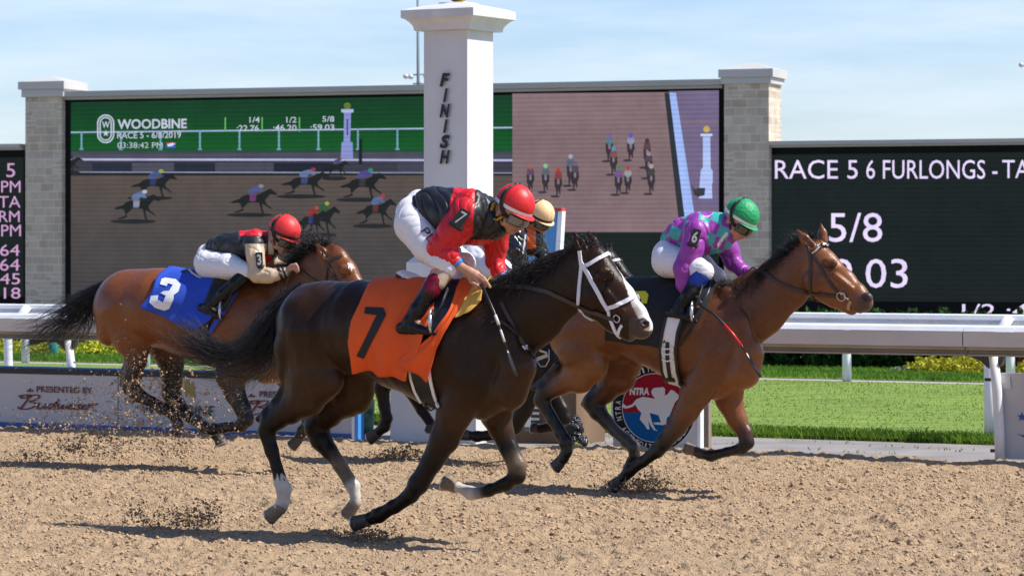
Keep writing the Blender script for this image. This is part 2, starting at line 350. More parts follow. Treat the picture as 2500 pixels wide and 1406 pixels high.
for k in range(-11, 5):
    u = -17.2 + 2.28 * k
    mb = MB(); mb.tube([W(u, 38.6, .02), W(u, 38.6, .35), W(u, 38.6, .5), W(u - .02, 38.62, .68), W(u - .06, 38.7, .86)], [.062, .062, .05, .048, .045], 10); mb.build('post', m_white, R3, True)

# ------------------------------------------------------------------ boards on the track edge
m_board = mat('board_white', (.50, .49, .50), .5, noise=(1.5, .04)); m_black = mat('black_paint', (.012, .012, .014), .5); m_blue = mat('blue_paint', (.02, .10, .34), .45)
m_sky_blue = mat('light_blue_paint', (.06, .28, .70), .45); m_maroon = mat('maroon_ink', (.12, .012, .018), .5); m_dkgreen = mat('dark_green_ink', (.03, .045, .025), .5)
m_gold = mat('gold_ink', (.32, .25, .04), .5); m_redp = mat('red_paint', (.62, .03, .035), .45)
PB = TR(24.62)
def sponsor(x0, x1, label, texts):
    s0, _ = PB.sz(x0, 1000); s1, _ = PB.sz(x1, 1000); r = empty('sponsor_board', PB.w((s0 + s1) / 2, 0, 0), label, 'board', 'printed boards along the inside of the dirt track')
    f = lambda s, o_, z: PB.w(s, o_, z)
    mb = MB(); mb.box(s0, s1 - .012, -.07, 0, .0, .545, f); mb.build('panel', m_board, r)
    mb = MB(); mb.box(s0, s1 - .012, -.08, .006, .547, .600, f); mb.build('top_band', m_black, r)
    mb = MB(); mb.box(s0, s1 - .012, -.08, .012, .602, .618, f); mb.build('top_trim', m_blue, r)
    mb = MB(); mb.box(s0, s1 - .012, .002, .014, -.01, .07, f); mb.build('kick_strip', m_blue, r)
    for nm, m, fn in texts:
        mb = MB(); fn(mb); mb.build(nm, m, r)
pb = lambda px, py: PB.pt(px, py, .012)
def stroke(mb, pts, w, fn):                         # brush stroke of a script letter
    p = np.array(pts, float)
    for _ in range(2):
        c = [p[0]]
        for a, b in zip(p[:-1], p[1:]): c += [a * .75 + b * .25, a * .25 + b * .75]
        p = np.array(c + [p[-1]])
    d = np.gradient(p, axis=0); n_ = np.stack([-d[:, 1], d[:, 0]], 1); n_ /= np.linalg.norm(n_, axis=1)[:, None] + 1e-9
    ww = w * (.55 + .45 * np.abs(d[:, 1]) / (np.linalg.norm(d, axis=1) + 1e-9))[:, None]
    L, R = p + n_ * ww, p - n_ * ww
    mb.add([fn(*q) for q in L] + [fn(*q) for q in R], [(i, i + 1, len(p) + i + 1, len(p) + i) for i in range(len(p) - 1)])
SCRIPT = [  # B u d w e i s e r in a unit box, x right, y down
    [(.00, .14), (.05, .05), (.13, .02), (.17, .08), (.12, .2), (.06, .26), (.03, .2), (.06, .1)], [(.15, .05), (.12, .5), (.09, .95)],
    [(.10, .12), (.22, .0), (.27, .12), (.22, .38), (.14, .47), (.24, .5), (.26, .74), (.18, .95), (.08, .93), (.05, .8)],
    [(.29, .5), (.285, .85), (.31, .93), (.36, .8), (.375, .5), (.365, .9), (.40, .88)],
    [(.47, .58), (.43, .55), (.405, .8), (.43, .93), (.47, .75), (.515, .1), (.48, .88), (.51, .9)],
    [(.53, .55), (.53, .9), (.57, .85), (.59, .55), (.59, .9), (.63, .85), (.65, .55)], [(.66, .78), (.70, .65), (.68, .54), (.655, .75), (.68, .92), (.72, .82)],
    [(.735, .55), (.73, .85), (.75, .9)], [(.75, .38), (.756, .43)], [(.81, .6), (.78, .55), (.775, .68), (.80, .78), (.785, .92), (.75, .88)],
    [(.82, .78), (.865, .65), (.845, .54), (.815, .75), (.84, .92), (.88, .82)], [(.90, .55), (.89, .92)], [(.90, .68), (.93, .53), (.96, .6), (1.0, .5)]]
def script(mb, x0, y0, x1, y1, sl_=.02, w=2.4):
    for s_ in SCRIPT: stroke(mb, [(x0 + (a - .08 * b) * (x1 - x0), y0 + b * (y1 - y0) + sl_ * a * (x1 - x0)) for a, b in s_], w, pb)
def crown(mb, x, y, w):
    mb.poly([pb(x + a * w, y - b * w) for a, b in ((-.5, 0), (-.5, .3), (-.25, .15), (-.12, .42), (0, .5), (.12, .42), (.25, .15), (.5, .3), (.5, 0))])
def wood_logo(mb):
    text_px(mb, 'WOODBINE', (344, 984, 522, 1010, .03), pb, .02)
def wood_mark(mb):
    for x, y0, y1 in ((455, 918, 968), (469, 928, 978)):
        for dx, a, b in ((-4.4, .14, .9), (-1.3, .0, 1.0), (1.8, .04, .96), (4.8, .2, .84)):
            mb.poly([pb(x + dx - 1.3, y0 + a * (y1 - y0)), pb(x + dx + 1.3, y0 + a * (y1 - y0) + 2), pb(x + dx + 1.3, y0 + b * (y1 - y0)), pb(x + dx - 1.3, y0 + b * (y1 - y0))])
sponsor(-330, 289, 'white board printed with a dark red script name, at the left edge of the picture',
        [('caption', m_maroon, lambda mb: text_px(mb, 'PRESENTED BY', (89, 941, 225, 956, .025), pb, .02)), ('crown_mark', m_maroon, lambda mb: crown(mb, 73, 955, 17)),
         ('script_name', m_maroon, lambda mb: script(mb, 46, 961, 247, 999))])
sponsor(290, 871, 'white board with a green name and gold mark, ending beside the blue strip',
        [('name', m_dkgreen, wood_logo), ('gold_mark', m_gold, wood_mark),
         ('caption', m_maroon, lambda mb: text_px(mb, 'PRESENTED BY', (633, 953, 769, 968, .025), pb, .02)), ('crown_mark', m_maroon, lambda mb: crown(mb, 613, 968, 17)),
         ('script_name', m_maroon, lambda mb: script(mb, 606, 975, 800, 1012))])
# end posts of the board: blue and white upright
r = empty('end_post', PB.pt(868, 1075), 'blue and white upright closing the right end of the sponsor boards', 'post')
s, _ = PB.sz(866, 1000); f = lambda a, b, c: PB.w(a, b, c)
mb = MB(); mb.box(s - .02, s + .015, -.08, .02, 0, .60, f); mb.build('white_edge', m_white, r)
mb = MB(); mb.box(s + .017, s + .055, -.07, .03, 0, .585, f); mb.build('blue_edge', m_sky_blue, r)
# green mottled tub behind the board end
P26 = TR(25.4); c = P26.pt(893, 1072); r = empty('tub', (c[0], c[1], 0), 'green tub splashed with white, behind the end of the board', 'tub')
mb = MB(); mb.tube([(c[0], c[1], 0), (c[0], c[1], .1), (c[0], c[1], .33), (c[0], c[1], .35)], [.07, .075, .085, .08], 18); o = mb.build('shell', mat('mottled_green', (.10, .22, .14), .6, noise=(14, .9)), r, True)
# teal bin far left
P42 = TR(41.0); c = P42.pt(131, 865); r = empty('bin', (c[0], c[1], 0), 'small teal bin among the yellow shrubs at left', 'bin')
mb = MB(); mb.tube([(c[0], c[1], 0.02), (c[0], c[1], .16), (c[0], c[1], .26)], [.075, .08, .085], 14); mb.build('body', mat('teal_plastic', (.04, .36, .33), .5), r, True)

# corner sign at right with blue star and swoosh
PS = TR(24.80); r = empty('corner_sign', PS.pt(2475, 1120), 'grey white sign clipped to the leaning rail post at the right edge', 'sign')
q = [PS.sz(2437, 908), PS.sz(2455, 1118)]
def slab(mb, ring, pl, d0, d1):
    rr = [pl.sz(*p) for p in ring]; n = len(rr); tri = tessellate_polygon([[Vector((x, y, 0)) for x, y in rr]])
    mb.add([pl.w(x, d1, y) for x, y in rr] + [pl.w(x, d0, y) for x, y in rr], [tuple(t) for t in tri] + [(i, (i + 1) % n, n + (i + 1) % n, n + i) for i in range(n)])
mb = MB(); slab(mb, [(2437, 909), (2720, 909), (2720, 1124), (2455, 1119)], PS, -.02, .02); mb.build('panel', m_board, r)
mb = MB(); slab(mb, [(2440, 915), (2468, 915), (2472, 948), (2442, 948)], PS, .02, .032); mb.build('patch_plate', m_board, r)
star = [(2497 + 11 * (1 if i % 2 == 0 else .42) * math.sin(i * math.pi / 5), 1016 - 12 * (1 if i % 2 == 0 else .42) * math.cos(i * math.pi / 5)) for i in range(10)]
mb = MB(); slab(mb, star, PS, .02, .026); mb.build('star', m_blue, r)
mb = MB(); slab(mb, [(2486, 1057), (2495, 1060), (2520, 1059), (2560, 1045), (2530, 1066), (2503, 1066)], PS, .02, .026); mb.build('swoosh', m_blue, r)
m_rust = mat('rusty_clamp', (.10, .045, .03), .8)
for y, x0 in ((925, 2410), (1098, 2424)):
    mb = MB(); a, z = PS.sz(x0, y); b, _ = PS.sz(x0 + 30, y); mb.box(a, b, .03, .06, z - .012, z + .014, PS.w); mb.build('clamp', m_rust, r)

# ------------------------------------------------------------------ finish post
FP = empty('finish_post', W(0, 0, 0), 'tall white square pillar lettered FINISH with flared cap', 'pillar')
VC = 25.32; PF = Plane(30, VC); uc, _ = PF.sz(1119.5, 700); Yc = W(uc, VC, 0)[1]; SC = Yc / F
m_pill = mat('white_render', (.69, .69, .69), .7, noise=(3.0, .09, (1, 1, .3)), bump=(120, .4, .006)); m_capw = mat('white_wood', (.66, .655, .65), .55, noise=(5, .12, (1, 1, .5)))
FP.location = W(uc, VC, 0)
def sq(mb, hw0, z0, hw1, z1):
    p = []
    for hw, z in ((hw0, z0), (hw1, z1)): p += [W(uc + a * hw, VC + b * hw, z) for a, b in ((-1, -1), (1, -1), (1, 1), (-1, 1))]
    mb.add(p, [(0, 1, 5, 4), (1, 2, 6, 5), (2, 3, 7, 6), (3, 0, 4, 7), (4, 5, 6, 7), (3, 2, 1, 0)])
zz = lambda py: CH + (HY - py) * SC
hw = lambda px: px / 1.366 * SC
def stack(name, rows, m, bevel=0):
    mb = MB()
    for (a, z0), (b, z1) in zip(rows[:-1], rows[1:]): sq(mb, a, z0, b, z1)
    return mb.build(name, m, FP, bevel=bevel)
stack('lower_plinth', [(hw(165), -.1), (hw(165), .86), (hw(155), .90)], m_pill)
stack('upper_plinth', [(hw(126.5), .9), (hw(126.5), zz(640)), (hw(88), zz(612))], m_pill)
stack('shaft', [(hw(84), zz(614)), (hw(84), zz(76))], m_pill)
cap = stack('cap', [(hw(108), zz(77)), (hw(109), zz(70)), (hw(112), zz(64)), (hw(119), zz(57)), (hw(129), zz(50)), (hw(140), zz(46.5)), (hw(140), zz(28)), (hw(120), zz(22)), (hw(90), zz(17)), (hw(50), zz(10)), (hw(46), zz(7))], m_capw)
mb = MB(); c = W(uc, VC, zz(-22)); mb.sphere(c, 29 * SC, 24, 16); mb.build('ball', mat('gold_leaf', (.55, .36, .04), .3, metal=.6), FP, True)
PFace = Plane(30, VC - hw(84))
mb = MB()
for i, ch in enumerate('FINISH'):
    y0 = 178 + 37.6 * i; w_ = 11 if ch == 'I' else 25; cxp = 1085.5 + (1.5 if i in (1, 3) else 0)
    v, f_ = text2d(ch, .035, .25)
    n = len(v); fn = lambda a, b, off: PFace.pt(cxp + (a - .5) * w_, y0 + 33 - b * 33, off)
    mb.add([fn(a, b, .028) for a, b in v], f_)
    # depth behind each letter
    mb.add([fn(a, b, .004) for a, b in v], f_)
    e = {}
    for q in f_:
        for a, b in zip(q, q[1:] + q[:1]): e[(a, b)] = 1
    bd = [(a, b) for a, b in e if (b, a) not in e]
    k = len(mb.v); mb.add([fn(*v[a], .028) for a, b in bd] + [fn(*v[b], .028) for a, b in bd] + [fn(*v[b], .004) for a, b in bd] + [fn(*v[a], .004) for a, b in bd],
                          [(i_, len(bd) + i_, 2 * len(bd) + i_, 3 * len(bd) + i_) for i_ in range(len(bd))])
mb.build('lettering', m_black, FP)
PU = Plane(30, VC - hw(126.5))
mb = MB()                                            # red ring emblem on the plinth
for r0, r1, a0, a1 in ((44, 39, 0, 6.283), (30, 25, 0, 6.283)):
    for i in range(40):
        a, b = a0 + (a1 - a0) * i / 40, a0 + (a1 - a0) * (i + 1) / 40
        mb.add([PU.pt(1072 + .62 * r0 * math.cos(t), 690 + r0 * math.sin(t), .004) for t in (a, b)] + [PU.pt(1072 + .62 * r1 * math.cos(t), 690 + r1 * math.sin(t), .004) for t in (b, a)], [(0, 1, 2, 3)])
mb.build('red_ring', m_redp, FP)

# ------------------------------------------------------------------ mirror housing, bags, round sign, blue board
m_ply = mat('brown_ply', (.17, .105, .06), .7, noise=(2.2, .35, (1, 1, .25))); m_plytop = mat('pale_ply', (.62, .46, .32), .7)
PW = TR(25.25); r = empty('timing_cabinet', PW.pt(1340, 1085), 'brown plywood cabinet with a striped louvre, beside the finish post', 'cabinet')
s0, _ = PW.sz(1243, 1000); s1, _ = PW.sz(1407, 1000); zt = PW.sz(1330, 897)[1]
mb = MB(); mb.box(s0, s1, -.55, 0, -.03, zt, PW.w); mb.build('box', m_ply, r, bevel=.006)
mb = MB(); mb.box(s0 - .01, s1 + .012, -.56, .02, zt + .002, zt + .025, PW.w); mb.build('lid', m_plytop, r)
a = PW.sz(1282, 965); b = PW.sz(1320, 1042)
mb = MB(); mb.box(a[0], b[0], .002, .012, b[1], a[1] + .02, PW.w); mb.build('white_strip', m_white, r)
a = PW.sz(1299, 965); b = PW.sz(1321, 1042)
mb = MB(); mb.box(a[0], b[0], .014, .02, b[1], a[1], PW.w); mb.build('louvre', m_black, r)
mb = MB()
for k in range(5): mb.box(a[0] + .004, b[0] - .004, .022, .026, b[1] + .012 + k * .052, b[1] + .036 + k * .052, PW.w)
mb.build('louvre_slats', m_alu, r)
mb = MB(); a2 = PW.sz(1284, 1043); b2 = PW.sz(1320, 1053); mb.box(a2[0], b2[0], .004, .02, b2[1], a2[1], PW.w); mb.build('lens_plate', mat('grey_metal', (.16, .17, .18), .5), r)
m_bag = mat('black_plastic', (.012, .013, .016), .22, bump=(22, 1.0, .05))
def bag(cx, cy, rx, rz, label):
    c = TR(25.05).pt(cx, cy); mb = MB(); mb.sphere((0, 0, 0), 1, 22, 16)
    vs = []
    for p in mb.v:
        v = Vector(p); n_ = mnoise.fractal(v * 2.3 + Vector((cx, 0, 0)), 1, 2, 4); v *= 1 + .28 * n_
        vs.append((c[0] + v.x * rx, c[1] + v.y * rx * .8, c[2] + v.z * rz))
    mb.v = vs; tag(mb.build('trash_bag', m_bag, None, True), label, 'bag', 'black plastic bags beside the timing cabinet')
bag(1378, 1028, .07, .085, 'shiny black bag leaning against the cabinet, top left of the pile')
bag(1400, 1045, .085, .12, 'largest black plastic bag, bulging in the middle of the pile')
bag(1412, 1076, .09, .06, 'low black bag at the foot of the pile')
c = TR(24.9); mb = MB(); mb.tube([c.pt(1404, 1082), c.pt(1418, 1089), c.pt(1422, 1091), c.pt(1428, 1094)], [.017, .017, .014, .01], 10)
tag(mb.build('bottle', mat('yellow_label', (.75, .5, .06), .4), None, True), 'small bottle with a yellow label lying by the black bags', 'bottle')
# blue board behind
PBB = TR(27.9); r = empty('blue_board', PBB.pt(1350, 690), 'tall blue board with white edge and red top behind the orange capped rider', 'sign')
mb = MB(); slab(mb, [(1290, 514), (1364, 514), (1351, 700), (1290, 700)], PBB, -.03, 0); slab(mb, [(1290, 700), (1351, 700), (1338, 1060), (1290, 1060)], PBB, -.03, 0); mb.build('panel', mat('azure_panel', (.08, .30, .62), .5, noise=(2, .05)), r)
mb = MB(); slab(mb, [(1365, 515), (1375, 515), (1345, 1060), (1339, 1060), (1352, 700)], PBB, -.05, .02); mb.build('white_edge', m_white, r)
mb = MB(); slab(mb, [(1290, 507), (1374, 507), (1375, 514), (1290, 513)], PBB, -.05, .03); mb.build('red_top', m_redp, r)

# round emblem sign
PN = TR(24.95); r = empty('emblem_sign', PN.pt(1600, 1095), 'white panel with a round red, white and blue horse and rider emblem', 'sign')
mb = MB(); slab(mb, [(1494, 886), (1702, 886), (1706, 1097), (1497, 1095)], PN, -.05, 0); mb.build('panel', m_board, r)
mb = MB(); s0, z0 = PN.sz(1703, 1097); _, z1 = PN.sz(1703, 886); mb.box(s0, s0 + .03, -.06, .004, z0, z1, PN.w); mb.build('edge_frame', m_white, r)
EX, EY, ERX, ERY = 1598, 994, 101, 107
def disc(rx, ry, off, n=64, a0=0, a1=2 * math.pi): return [(EX + rx * math.cos(a0 + (a1 - a0) * i / n), EY - ry * math.sin(a0 + (a1 - a0) * i / n)) for i in range(n + (0 if a1 - a0 > 6.28 else 1))]
m_ink = mat('black_ink', (.012, .012, .014), .6, spec=.1); m_navy = mat('emblem_blue', (.003, .085, .27), .6, spec=.1); m_crim = mat('emblem_red', (.27, .008, .022), .6, spec=.1); m_silver = mat('emblem_grey', (.60, .60, .62), .5)
mb = MB(); slab(mb, disc(ERX + 5, ERY + 5, 0), PN, .001, .004); mb.build('grey_rim', m_silver, r)
mb = MB(); slab(mb, disc(ERX, ERY, 0), PN, .004, .007); mb.build('black_ring', m_ink, r)
mb = MB(); slab(mb, disc(ERX * .775, ERY * .79, 0), PN, .007, .009); mb.build('inner_rim', m_silver, r)
mb = MB(); slab(mb, disc(ERX * .755, ERY * .77, 0), PN, .009, .011); mb.build('blue_field', m_navy, r)
mb = MB(); slab(mb, disc(ERX * .755, ERY * .77, 0, 40, math.radians(-8), math.radians(188)), PN, .011, .013); mb.build('red_field', m_crim, r)
HS = [(1523, 984), (1532, 990), (1545, 986), (1556, 973), (1572, 967), (1590, 970), (1602, 972), (1594, 962), (1592, 953), (1598, 946), (1610, 944), (1619, 947), (1622, 953), (1626, 957), (1624, 964), (1632, 961), (1640, 950), (1646, 952), (1656, 960), (1664, 970), (1662, 977), (1655, 974), (1649, 982), (1642, 1000), (1636, 1014), (1630, 1018), (1628, 1034), (1620, 1036), (1600, 1034), (1597, 1030), (1608, 1029), (1616, 1030), (1610, 1012), (1596, 1008), (1588, 1006), (1594, 1030), (1602, 1046), (1608, 1050), (1598, 1048), (1590, 1036), (1584, 1026), (1588, 1046), (1582, 1046), (1576, 1036), (1564, 1022), (1568, 1006), (1560, 998), (1553, 986), (1545, 992), (1530, 996), (1520, 992)]
mb = MB(); slab(mb, HS, PN, .013, .017); slab(mb, [(1618 + 8 * math.cos(t * .524), 951 + 8 * math.sin(t * .524)) for t in range(12)], PN, .013, .0165); mb.build('horse_and_rider', m_silver, r)
pn = lambda px, py: PN.pt(px, py, .016)
mb = MB(); text_px(mb, 'NTRA', (1537, 945, 1585, 963), pn, .05, .08); mb.build('initials', m_silver, r)
mb = MB()
def arc_text(body, a0, a1, inner):                   # letters round the ring
    for i, ch in enumerate(body):
        if ch == ' ': continue
        t = math.radians(a0 + (a1 - a0) * i / max(1, len(body) - 1)); rx, ry = ERX * .885, ERY * .892
        c_ = (EX + rx * math.cos(t), EY - ry * math.sin(t)); v, f_ = text2d(ch, .01)
        up = (math.cos(t), -math.sin(t)) if not inner else (-math.cos(t), math.sin(t)); rt = (-up[1], up[0])
        hh = 13.5; ww = 4 if ch == 'I' else (12 if ch in 'MW' else 9)
        mb.add([pn(c_[0] + rt[0] * (a - .5) * ww + up[0] * (b - .5) * hh, c_[1] + rt[1] * (a - .5) * ww + up[1] * (b - .5) * hh) for a, b in v], f_)
arc_text('ACCREDITED MEMBER', 213, 327, True); mb.build('ring_lettering', m_silver, r)
mb = MB(); arc_text('NTRA ACCREDITATION', 196, 60, False); mb.build('ring_lettering', m_silver, r)
# timber post beside it
PP = TR(25.3); a, z0 = PP.sz(1714, 1098); b, _ = PP.sz(1730, 1098); mb = MB(); mb.box(a, b, -.06, 0, 0, PP.sz(1720, 960)[1], PP.w)
tag(mb.build('timber_post', mat('weathered_wood', (.24, .19, .14), .8, noise=(8, .3, (1, 1, .1))), None, bevel=.004), 'short weathered timber post right of the round emblem sign', 'post')
# ================================================================== TOTE BOARD (piers, three screens)
PT = 20; VT = 70.5
PTo = Plane(PT, VT)
m_stone = mat('stone_veneer', (.40, .36, .29), .85); m_cope = mat('grey_coping', (.46, .45, .42), .6, noise=(.6, .08)); m_capst = mat('pale_cap', (.55, .54, .51), .6, noise=(.8, .06))
N_, L_ = m_stone.node_tree.nodes, m_stone.node_tree.links                    # coursed stone of uneven blocks
tc_ = N_.new('ShaderNodeTexCoord'); mp_ = N_.new('ShaderNodeMapping'); mp_.inputs['Rotation'].default_value = (math.radians(-90), 0, math.radians(PT)); 
vec = N_.new('ShaderNodeVectorMath'); vec.operation = 'DOT_PRODUCT'; vec.inputs[1].default_value = (math.cos(math.radians(PT)) + .7, -math.sin(math.radians(PT)) + .7, 0)
sx_ = N_.new('ShaderNodeSeparateXYZ'); cb_ = N_.new('ShaderNodeCombineXYZ'); L_.new(tc_.outputs['Object'], vec.inputs[0]); L_.new(tc_.outputs['Object'], sx_.inputs[0]); L_.new(vec.outputs['Value'], cb_.inputs[0]); L_.new(sx_.outputs['Z'], cb_.inputs[1])
def bricks(sc, w, h, off):
    b = N_.new('ShaderNodeTexBrick'); b.inputs['Scale'].default_value = sc; b.inputs['Brick Width'].default_value = w; b.inputs['Row Height'].default_value = h; b.inputs['Mortar Size'].default_value = .014
    b.inputs['Color1'].default_value = (.47, .395, .295, 1); b.inputs['Color2'].default_value = (.62, .535, .41, 1); b.inputs['Mortar'].default_value = (.64, .59, .51, 1); b.inputs['Bias'].default_value = 0; b.offset = off; b.squash = .7; b.squash_frequency = 3
    L_.new(cb_.outputs[0], b.inputs['Vector']); return b
b1, b2 = bricks(1, .52, .20, .37), bricks(1, .36, .11, .45)
nz_ = N_.new('ShaderNodeTexNoise'); nz_.inputs['Scale'].default_value = .9; L_.new(tc_.outputs['Object'], nz_.inputs[0])
mr_ = N_.new('ShaderNodeMapRange'); mr_.inputs[1].default_value = .5; mr_.inputs[2].default_value = .53; L_.new(nz_.outputs['Fac'], mr_.inputs[0])
mx_ = N_.new('ShaderNodeMix'); mx_.data_type = 'RGBA'; L_.new(mr_.outputs[0], mx_.inputs[0]); L_.new(b1.outputs[0], mx_.inputs[6]); L_.new(b2.outputs[0], mx_.inputs[7])
n2_ = N_.new('ShaderNodeTexNoise'); n2_.inputs['Scale'].default_value = 3.0; n2_.inputs['Detail'].default_value = 5; L_.new(tc_.outputs['Object'], n2_.inputs[0])
m2_ = N_.new('ShaderNodeMapRange'); m2_.inputs[3].default_value = .72; m2_.inputs[4].default_value = 1.28; L_.new(n2_.outputs['Fac'], m2_.inputs[0])
x2_ = N_.new('ShaderNodeMix'); x2_.data_type = 'RGBA'; x2_.blend_type = 'MULTIPLY'; x2_.inputs[0].default_value = 1; L_.new(mx_.outputs[2], x2_.inputs[6]); L_.new(m2_.outputs[0], x2_.inputs[7])
L_.new(x2_.outputs[2], N_['Principled BSDF'].inputs['Base Color'])
bp_ = N_.new('ShaderNodeBump'); bp_.inputs['Strength'].default_value = 1; bp_.inputs['Distance'].default_value = .07; L_.new(n2_.outputs['Fac'], bp_.inputs['Height']); L_.new(bp_.outputs[0], N_['Principled BSDF'].inputs['Normal'])

def pier(xl, xr, ytop_shaft, ycapb, ycapt, xcl, xcr, ypk, label):
    f = PTo.w; off = .25
    sl_, zt = PTo.sz(xl, ytop_shaft, off); sr_, _ = PTo.sz(xr, ytop_shaft, off); r = empty('stone_pier', PTo.w((sl_ + sr_) / 2, 0, 0), label, 'pier', 'stone piers of the results board')
    d = sr_ - sl_; mb = MB(); mb.box(sl_, sr_, off - d, off, -.1, zt, f); mb.build('shaft', m_stone, r)
    cl, zb = PTo.sz(xcl, ycapb, off); cr, _ = PTo.sz(xcr, ycapb, off); zc = PTo.sz(xcl, ycapt, off)[1]; zp = PTo.sz(xcl, ypk, off)[1]; e = (cr - cl - d) / 2
    mb = MB(); mb.box(sl_ - e * .55, sr_ + e * .55, off - d - e * .55, off + e * .55, zt, zb, f)
    mb.box(cl, cr, off - d - e, off + e, zb + .003, zc, f)
    p = [f(cl, off + e, zc), f(cr, off + e, zc), f(cr, off - d - e, zc), f(cl, off - d - e, zc), f((cl + cr) / 2, off - d / 2, zp)]
    mb.add(p, [(0, 1, 4), (1, 2, 4), (2, 3, 4), (3, 0, 4)]); mb.build('cap', m_capst, r)
pier(62, 151, 237, 219, 200, 50, 162, 184, 'stone pier with a pale pyramid cap, left of the big video screen')
pier(1768, 1877, 205, 190, 170, 1757, 1890, 150, 'stone pier with a pale pyramid cap, right of the big video screen')

class Screen:                                       # coloured flat pieces, each a step in front of the last
    def __init__(self): self.V, self.Fc, self.C, self.lay = [], [], [], 0
    def poly(self, pts, c, step=True):
        if step: self.lay += 1
        n = len(self.V); w = [PTo.pt(x, y, .02 + .0006 * self.lay) for x, y in pts]; tri = tessellate_polygon([[Vector((x, y, 0)) for x, y in pts]])
        self.V += w; self.Fc += [tuple(i + n for i in t) for t in tri]; self.C += [srgb(*c)] * len(pts)
    def rect(self, x0, y0, x1, y1, c, sl_=0): self.poly([(x0, y0), (x1, y0 + sl_ * (x1 - x0)), (x1, y1 + sl_ * (x1 - x0)), (x0, y1)], c)
    def grad(self, x0, x1, ys, cs, sl0=0, sl1=0):    # smooth bands
        self.lay += 1
        for (ya, yb), (ca, cb_) in zip(zip(ys[:-1], ys[1:]), zip(cs[:-1], cs[1:])):
            n = len(self.V); t = lambda y: y
            self.V += [PTo.pt(*p, .02 + .0006 * self.lay) for p in ((x0, ya), (x1, ya + (x1 - x0) * (sl0 if ya == ys[0] else sl1)), (x1, yb + (x1 - x0) * sl1), (x0, yb))]
            self.Fc.append((n, n + 1, n + 2, n + 3)); self.C += [srgb(*ca), srgb(*ca), srgb(*cb_), srgb(*cb_)]
    def ell(self, x, y, rx, ry, c, n=12): self.poly([(x + rx * math.cos(2 * math.pi * i / n), y + ry * math.sin(2 * math.pi * i / n)) for i in range(n)], c)
    def build(self, name, parent, e):
        me = bpy.data.meshes.new(name); me.from_pydata(self.V, [], self.Fc); a = me.color_attributes.new('Col', 'FLOAT_COLOR', 'POINT')
        c = np.ones((len(self.V), 4), np.float32); c[:, :3] = self.C; a.data.foreach_set('color', c.ravel())
        return link(name, me, led('lit_picture', (1, 1, 1), e, True), parent)
m_panel = mat('screen_black', (.005, .005, .006), .5, spec=.12); m_soff = led('dim_screen', srgb(27, 35, 34), 1.0)
m_letter = led('lit_letters', srgb(228, 214, 250), 1.15, lines=False); m_letter2 = led('lit_letters_dim', srgb(214, 168, 214), .95, lines=False)
def board(label, xl, xr, ytl, ytr, yb, yct, capn=.35, base=True):
    r = empty('screen_board', PTo.pt((xl + xr) / 2, 790), label, 'screen')
    s0, _ = PTo.sz(xl, 500); s1, _ = PTo.sz(xr, 500); zt = PTo.sz((xl + xr) / 2, (ytl + ytr) / 2)[1]
    zc = PTo.sz((xl + xr) / 2, yct)[1]
    mb = MB(); mb.box(s0, s1, -.6, 0, -.1, zt, PTo.w); mb.build('casing', m_panel, r)
    h = zc - zt
    mb = MB(); mb.box(s0, s1, -.75, .16, zt + .003, zt + h * .34, PTo.w); mb.build('coping_base', m_cope, r)
    mb = MB(); mb.box(s0, s1, -.85, .26, zt + h * .34 + .003, zc, PTo.w); mb.build('coping', m_cope, r)
    return r
# --- big video screen
V_ = board('giant lit video screen showing the race, between the two stone piers', 152, 1767, 243, 217, 740, 209)
sc = Screen(); K = -.0162
sc.grad(173, 1251, [249, 300, 372, 378], [(22, 62, 40), (20, 74, 38), (22, 92, 40), (30, 80, 44)], -.0162, -.006)
sc.grad(173, 1251, [366, 376, 394], [(36, 70, 52), (78, 80, 96), (80, 78, 92)], 0, 0)
sc.rect(173, 386, 1251, 391, (188, 188, 226), .002)
sc.rect(173, 392, 1251, 420, (62, 62, 74), .002)
for x0, x1, c in ((225, 322, (40, 46, 62)), (322, 425, (80, 80, 96)), (425, 525, (40, 46, 60)), (525, 668, (76, 76, 92)), (668, 812, (34, 40, 54)), (970, 1035, (70, 72, 88))): sc.rect(x0, 397, x1, 419, c)
sc.rect(173, 418, 1251, 421, (146, 150, 176), .002); sc.rect(173, 422, 1251, 429, (34, 38, 40), .002)
sc.grad(173, 1251, [428, 470, 560, 680, 760], [(92, 82, 76), (90, 81, 77), (82, 77, 76), (74, 71, 72), (70, 68, 70)])
sc.rect(173, 321, 1251, 324.5, (176, 190, 232), -.011)
for i in range(12):
    x = 199 + 96.4 * i; sc.rect(x - 2.2, 322 - .011 * (x - 173), x + 2.2, 364, (120, 170, 190)); sc.rect(x - 5, 362, x + 5, 366, (120, 160, 180))
# finish post on screen
sc.poly([(836, 270), (860, 270), (857, 278), (855, 345), (861, 347), (862, 386), (832, 386), (834, 347), (839, 345), (840, 278)], (140, 150, 214)); sc.rect(833, 266, 863, 274, (186, 196, 240)); sc.rect(846, 290, 850, 330, (70, 78, 120)); sc.ell(848, 258, 9, 8, (104, 128, 52))
sc.rect(876, 338, 884, 400, (26, 34, 40))
HORSE = [(0, .46), (.1, .54), (.2, .60), (.27, .72), (.36, .78), (.5, .76), (.60, .79), (.72, .90), (.82, 1.0), (.86, 1.02), (.9, .96), (1.0, .80), (.985, .75), (.92, .77), (.85, .79), (.79, .66), (.74, .54), (.78, .38), (.88, .24), (.90, .17), (.84, .22), (.73, .36), (.68, .40), (.69, .2), (.72, .02), (.68, .0), (.65, .2), (.62, .44), (.5, .46), (.40, .45), (.32, .32), (.26, .2), (.17, .12), (.08, .08), (.10, .04), (.2, .06), (.30, .14), (.24, .30), (.23, .40), (.16, .45), (.08, .42)]
